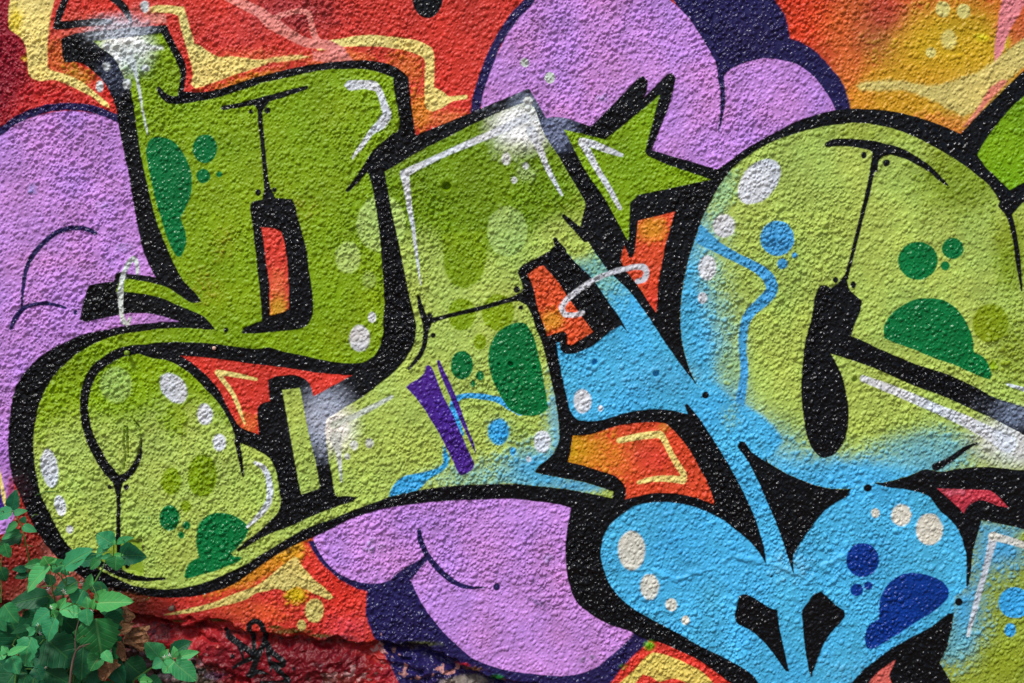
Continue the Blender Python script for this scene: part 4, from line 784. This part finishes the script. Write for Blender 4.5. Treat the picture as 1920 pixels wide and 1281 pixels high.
def flower_mesh():
    v = [(0, 0, 0)]; f = []
    for k in range(5):
        a = 2 * math.pi * k / 5; c, s = math.cos, math.sin
        i = len(v); v += [(c(a - .3) * .45, s(a - .3) * .45, -.05), (c(a) * 1.0, s(a) * 1.0, -.32), (c(a + .3) * .45, s(a + .3) * .45, -.05)]; f.append((0, i, i + 1, i + 2))
    i = len(v)
    for k in range(5): v.append((math.cos(k * 1.2566) * .16, math.sin(k * 1.2566) * .16, .02))
    v.append((0, 0, .6)); n = len(f)
    for k in range(5): f.append((i + k, i + (k + 1) % 5, i + 5))
    me = bpy.data.meshes.new('flower'); me.from_pydata(v, [], f); me.materials.append(PETM); me.materials.append(ANTM)
    for k in range(n, len(f)): me.polygons[k].material_index = 1
    me.update(); return me
FLOWER = flower_mesh()
def flower(root, px, py, d, size=5.0):
    b = at(px, py, d); n = Vector((rng.uniform(-.6, .6), -.8, rng.uniform(-.5, .2)))
    put(bpy.data.objects.new('flower', FLOWER), root, frame(b, b + Vector((rng.uniform(-.3, .3), .1, -1)).normalized() * size / PXM, size / PXM, n, size / PXM))
def dry_mesh(seed):
    r = random.Random(seed); nu, nv = 7, 11; v = []; f = []
    ph = [r.uniform(0, 6) for _ in range(6)]
    for j in range(nv + 1):
        t = j / nv; w = .5 * math.sin(math.pi * min(1, .12 + t * .88)) ** .7 * (1 + .25 * math.sin(t * 9 + ph[0]))
        for i in range(nu + 1):
            s = i / nu * 2 - 1; curl = 1.5 + .8 * math.sin(t * 4 + ph[1]); x = math.sin(s * curl) / curl * 2 * w; z = (1 - math.cos(s * curl)) / curl * w * 1.6
            z += .09 * math.sin(s * 9 + t * 5 + ph[2]) + .07 * math.sin(t * 19 + s * 3 + ph[3]) + r.uniform(-.03, .03)
            v.append((x + .10 * math.sin(t * 6 + ph[4]), t + .06 * s * math.sin(t * 11 + ph[5]), z))
    for j in range(nv):
        for i in range(nu):
            a = j * (nu + 1) + i; f.append((a, a + 1, a + nu + 2, a + nu + 1))
    me = bpy.data.meshes.new('dry_leaf'); me.from_pydata(v, [], f); me.materials.append(DRYM); me.update(); return me

def weed(label, root_px, leaves, stems, flowers=(), name='leafy_weed', r0=.0032):
    rp = at(root_px[0], 1281, root_px[1]); root = empty(name, (rp.x, rp.y, 0), label, 'weed', 'leafy weeds growing at the foot of the wall')
    Q = []
    for s in stems:
        Q += stem(root, s, r0 if len(s) > 3 else .0018, .0012)
    for l in leaves: petiole(root, leaf(root, *l), Q)
    for x, y, d in flowers: flower(root, x, y, d)
    return root
def G0(x, d): return (x, 1281 + ZB * PXM * 1.06, d)

weed('tallest weed, its slim stem rising over the red plinth beside the ring letter', (44, .06),
  [(22,957,28,921,20,0),(24,959,-18,969,20,1),(25,963,47,956,11,1),(33,981,9,996,13,1),(43,986,66,996,13,1),(43,981,46,969,12,0),(38,995,3,1009,13,1),(42,1003,0,1018,22,0),(8,1019,14,1046,20,1),(36,1000,34,1022,14,0),
   (0,1063,9,1088,20,0),(52,1068,25,1067,12,0),(53,1076,29,1082,14,0),(46,1130,22,1150,14,0),(44,1150,70,1166,18,0),(-6,950,-30,990,18,1),(-10,1030,-40,1060,22,1)],
  [[G0(36,.05),(38,1210,.055),(43,1160,.06),(52,1105,.06),(55,1060,.07),(53,1040,.07),(47,1010,.08),(40,986,.08),(24,958,.09)], [(2,1130,.06),(3,1060,.07),(8,1020,.09)]], [])
weed('weed with the broadest pale green fan of leaves, left of the tiny white flowers', (104, .12),
  [(81,1056,47,1061,15,1,.14),(91,1058,82,1045,20,2),(92,1058,103,1049,12,2),(94,1062,43,1101,30,2,.17),(94,1065,129,1057,19,1,.15),(122,1063,164,1031,30,1,.17),(148,1054,188,1044,20,0),(188,1049,168,1065,15,1),(122,1060,110,1072,12,1),(120,1068,128,1078,10,1),
   (92,1117,20,1131,30,0,.12),(98,1078,90,1099,22,0),(145,1090,101,1112,26,0),(146,1101,114,1111,15,1),(156,1106,140,1135,32,1),(84,1121,65,1144,13,0),(90,1146,86,1118,24,1),(110,1142,122,1123,14,2),(113,1142,154,1151,20,2),(106,1141,94,1134,10,2),(93,1146,55,1170,22,1,.17),(109,1145,94,1162,12,2),
   (165,1141,163,1120,15,2),(148,1155,115,1173,27,0),(123,1165,156,1195,30,0,.09),(104,1159,84,1199,30,1,.2),(162,1141,164,1172,24,1,.19),(110,1148,112,1172,14,1)],
  [[G0(110,.09),(112,1210,.10),(108,1150,.11),(101,1120,.12),(97,1095,.13),(92,1064,.14)], [(112,1150,.12),(118,1120,.13),(124,1097,.14),(114,1081,.14),(95,1066,.15)], [(124,1097,.14),(122,1063,.16)]],
  [(87,1060,.17),(81,1087,.13),(121,1112,.15),(119,1108,.15),(91,1105,.13),(95,1139,.19)])
weed('weed with a lone arching stem in front of the lower ring letter', (140, .1),
  [(213,1021,183,1002,27,1,.1),(209,1017,178,1041,17,1,.1),(219,1018,247,1007,12,1,.1),(224,1042,267,1040,33,0,.1),(218,1043,215,1069,28,1,.12),(211,1044,189,1045,10,1,.1),(213,1043,230,1040,8,2,.11),(212,1022,214,1014,6,2,.11),
   (168,1098,170,1078,14,2),(168,1096,154,1104,11,2),(170,1100,201,1107,19,1),(183,1131,241,1126,30,2,.19),(184,1129,195,1107,19,2),(185,1131,189,1142,17,2),(180,1130,174,1138,10,2),(190,1143,230,1145,22,0),(196,1155,235,1173,26,0,.1),(180,1160,188,1229,60,1,.17),(172,1142,176,1124,10,2)],
  [[G0(132,.08),(140,1200,.09),(150,1128,.1),(164,1106,.1),(178,1093,.1),(186,1079,.1),(197,1056,.1),(212,1043,.1),(213,1020,.1)], [(172,1160,.14),(173,1143,.15),(182,1131,.17)]],
  [(152,1091,.15),(153,1095,.15),(172,1147,.18)])
weed('low weed at the picture corner with blue green heart leaves', (20, .17),
  [(8,1134,29,1167,28,1,.16),(60,1195,38,1240,36,1,.2),(22,1231,31,1262,28,1,.2),(14,1228,45,1212,11,2,.21),(14,1225,3,1213,11,2,.2),(12,1230,-8,1229,13,2,.2),(20,1229,22,1222,7,2,.21),(38,1202,16,1160,54,0,.1),(57,1175,22,1184,12,1,.14),(55,1224,79,1227,16,0),(18,1262,-4,1240,26,0,.1),(28,1262,-2,1302,42,0,.12),(50,1262,34,1305,32,0,.14),(24,1186,0,1212,34,0,.08),(-5,1154,8,1184,18,1),(66,1184,50,1178,9,1,.18),(66,1182,53,1192,9,1,.18),(5,1270,-30,1290,30,0)],
  [[G0(18,.12),(30,1262,.14),(45,1235,.16),(58,1198,.17)], [(0,1182,.1),(20,1205,.1),(30,1215,.11)], [(30,1262,.14),(24,1240,.17),(20,1226,.19)]], [(20,1222,.21),(72,1172,.17),(75,1188,.15)])
FR = random.Random(21)
FILL = []
for _ in range(100):
    fx = FR.uniform(-15, 235); fy = FR.uniform(1120 + max(0, fx - 60) * .42, 1310); fa = FR.uniform(.15, 2.9); fl = FR.uniform(26, 44)
    FILL.append((fx, fy, fx + fl * math.cos(fa), fy + fl * math.sin(fa), fl * FR.uniform(.55, .72), 0 if FR.random() < .8 else 1, FR.uniform(.035, .075)))
weed('dark leaved weed deep in the clump behind the bare twig', (100, .1),
  FILL + [(88,1199,136,1243,54,0,.12),(68,1249,78,1274,22,0,.11),(62,1246,75,1240,16,0,.12),(85,1259,130,1281,30,0,.12),(156,1214,151,1272,40,0,.12),(190,1224,168,1255,26,1,.15),(185,1244,154,1278,40,0,.09),(100,1240,70,1215,30,0,.06),(120,1225,150,1245,30,0,.06),(110,1265,90,1300,34,0,.08),(140,1262,170,1300,36,0,.08),(194,1222,209,1241,15,2,.16),(78,1200,88,1214,18,0,.09),(60,1262,80,1300,30,0,.07),(120,1190,104,1225,26,0,.05),(160,1262,190,1290,34,0,.07)],
  [[G0(100,.06),(98,1262,.07),(90,1225,.09),(84,1198,.12)], [(100,1290,.06),(140,1240,.09),(157,1190,.1)], [(62,1290,.1),(66,1262,.1),(62,1244,.12)]], [(87,1248,.12),(86,1252,.12),(206,1221,.16)])
weed('small weed with a bright rosette over the crumbled plaster', (262, .12),
  [(300,1235,277,1205,28,1,.13),(320,1226,353,1205,24,0,.12),(331,1233,368,1223,16,2,.15),(331,1233,325,1216,11,2,.15),(331,1235,348,1240,9,2,.15),(327,1243,365,1274,30,1,.15),(327,1240,306,1259,22,2,.15),(305,1240,286,1250,18,1,.14),(304,1235,314,1219,13,2,.14),(322,1239,315,1231,10,2,.15),(268,1281,271,1266,16,1,.14),(275,1280,302,1287,28,0,.1),(250,1281,233,1272,18,0,.1),(210,1240,230,1281,30,0,.13),(236,1240,268,1268,38,0,.08),(262,1278,282,1276,14,2,.14),(245,1265,220,1300,34,0,.07)],
  [[G0(235,.09),(250,1276,.1),(285,1252,.12),(302,1238,.13),(330,1236,.14)]], [(318,1229,.15),(309,1232,.15)])
# withered leaves and the bare twig
t = empty('dry_twig', at(128, 1281, .2) * 1.0, 'bare brown forked twig standing among the green leaves', 'twig')
t.location.z = 0
def twig(pts, a, b):
    v, f = tube([at(*p) - t.location for p in pts], list(np.linspace(a, b, len(pts)))); mesh_obj('branch', v, f, TWIGM, t)
twig([(124,1281 + 190,.2),(131,1281,.2),(134,1255,.2),(137,1238,.2),(142,1222,.2)], .0032, .0024); twig([(142,1222,.2),(141,1205,.2),(142,1185,.2),(148,1162,.19)], .0017, .001); twig([(142,1222,.2),(149,1213,.2),(158,1210,.2),(169,1207,.2)], .0016, .0007); twig([(143,1221,.2),(150,1215,.2),(162,1211,.19)], .001, .0006)
for k, (lab, bx, by, tx, ty, w, d) in enumerate([
    ('large brown crumpled leaf hanging beside the rosette weed', 256, 1176, 264, 1222, 44, .09), ('thin brown leaf rolled up along the plaster edge above the others', 232, 1136, 244, 1172, 16, .06),
    ('light brown ragged leaf dangling in the middle of the withered leaves', 222, 1203, 234, 1239, 16, .14), ('brown withered leaf hanging lowest, near the lower picture edge', 202, 1236, 195, 1277, 24, .15),
    ('narrow dry leaf lying sideways above the crumpled brown leaves', 212, 1186, 254, 1168, 13, .1), ('small curled brown scrap between green leaves', 208, 1204, 194, 1222, 13, .12), ('ragged tan scrap beside the lowest withered leaf', 205, 1232, 213, 1259, 13, .15)]):
    o = bpy.data.objects.new('withered_leaf', dry_mesh(40 + k)); link(o); o.matrix_basis = frame(at(bx, by, d), at(tx, ty, d), w / PXM, Vector((.2, -1, .2)), w / PXM * .7)
    tag(o, lab, 'dead leaf', 'withered brown leaves caught in the weeds')
# ================================================================== SMALL FIXINGS LEFT IN THE WALL
def stub(name, px, py, r, ln, mat, label, cat, head=1.0):
    root = empty(name, at(px, py, .006), label, cat); n = 12; v = []; f = []
    prof = [(r * .55, .012), (r * .55, -ln * .6), (r * head, -ln * .62), (r * head * 1.02, -ln * .85), (r * head * .7, -ln), (0.0002, -ln * 1.02)]
    for rr, y in prof:
        for q in range(n): v.append((rr * math.cos(q * 2 * math.pi / n), y, rr * math.sin(q * 2 * math.pi / n) - .0012 * (y < -ln * .5)))
    for k in range(len(prof) - 1):
        for q in range(n): f.append((k * n + q, (k + 1) * n + q, (k + 1) * n + (q + 1) % n, k * n + (q + 1) % n))
    nsh = 2 * n
    mesh_obj('shank', v[:nsh + n], [x for x in f if max(x) < nsh + n], mat, root); mesh_obj('head', v[nsh:], [tuple(i - nsh for i in x) for x in f if min(x) >= nsh], mat, root)
RUST = simple_material('rusty_iron', (92, 74, 62), .7, 60, .4, .3); GPAINT = simple_material('green_painted_metal', (110, 140, 20), .4, 60, .2); PLUGM = simple_material('pale_plastic', (214, 170, 150), .5, 60, .15)
stub('rusty_nail', 325, 1138, .006, .022, RUST, 'rusty nail sticking out above the end of the cream streak', 'nail', 1.15)
stub('painted_screw', 240, 661, .0058, .014, GPAINT, 'green painted screw head on the black edge of the ring letter', 'screw', 1.1)
stub('wall_plug', 403, 652, .0045, .012, PLUGM, 'pale plastic wall plug above the red gap', 'wall plug', 1.0)
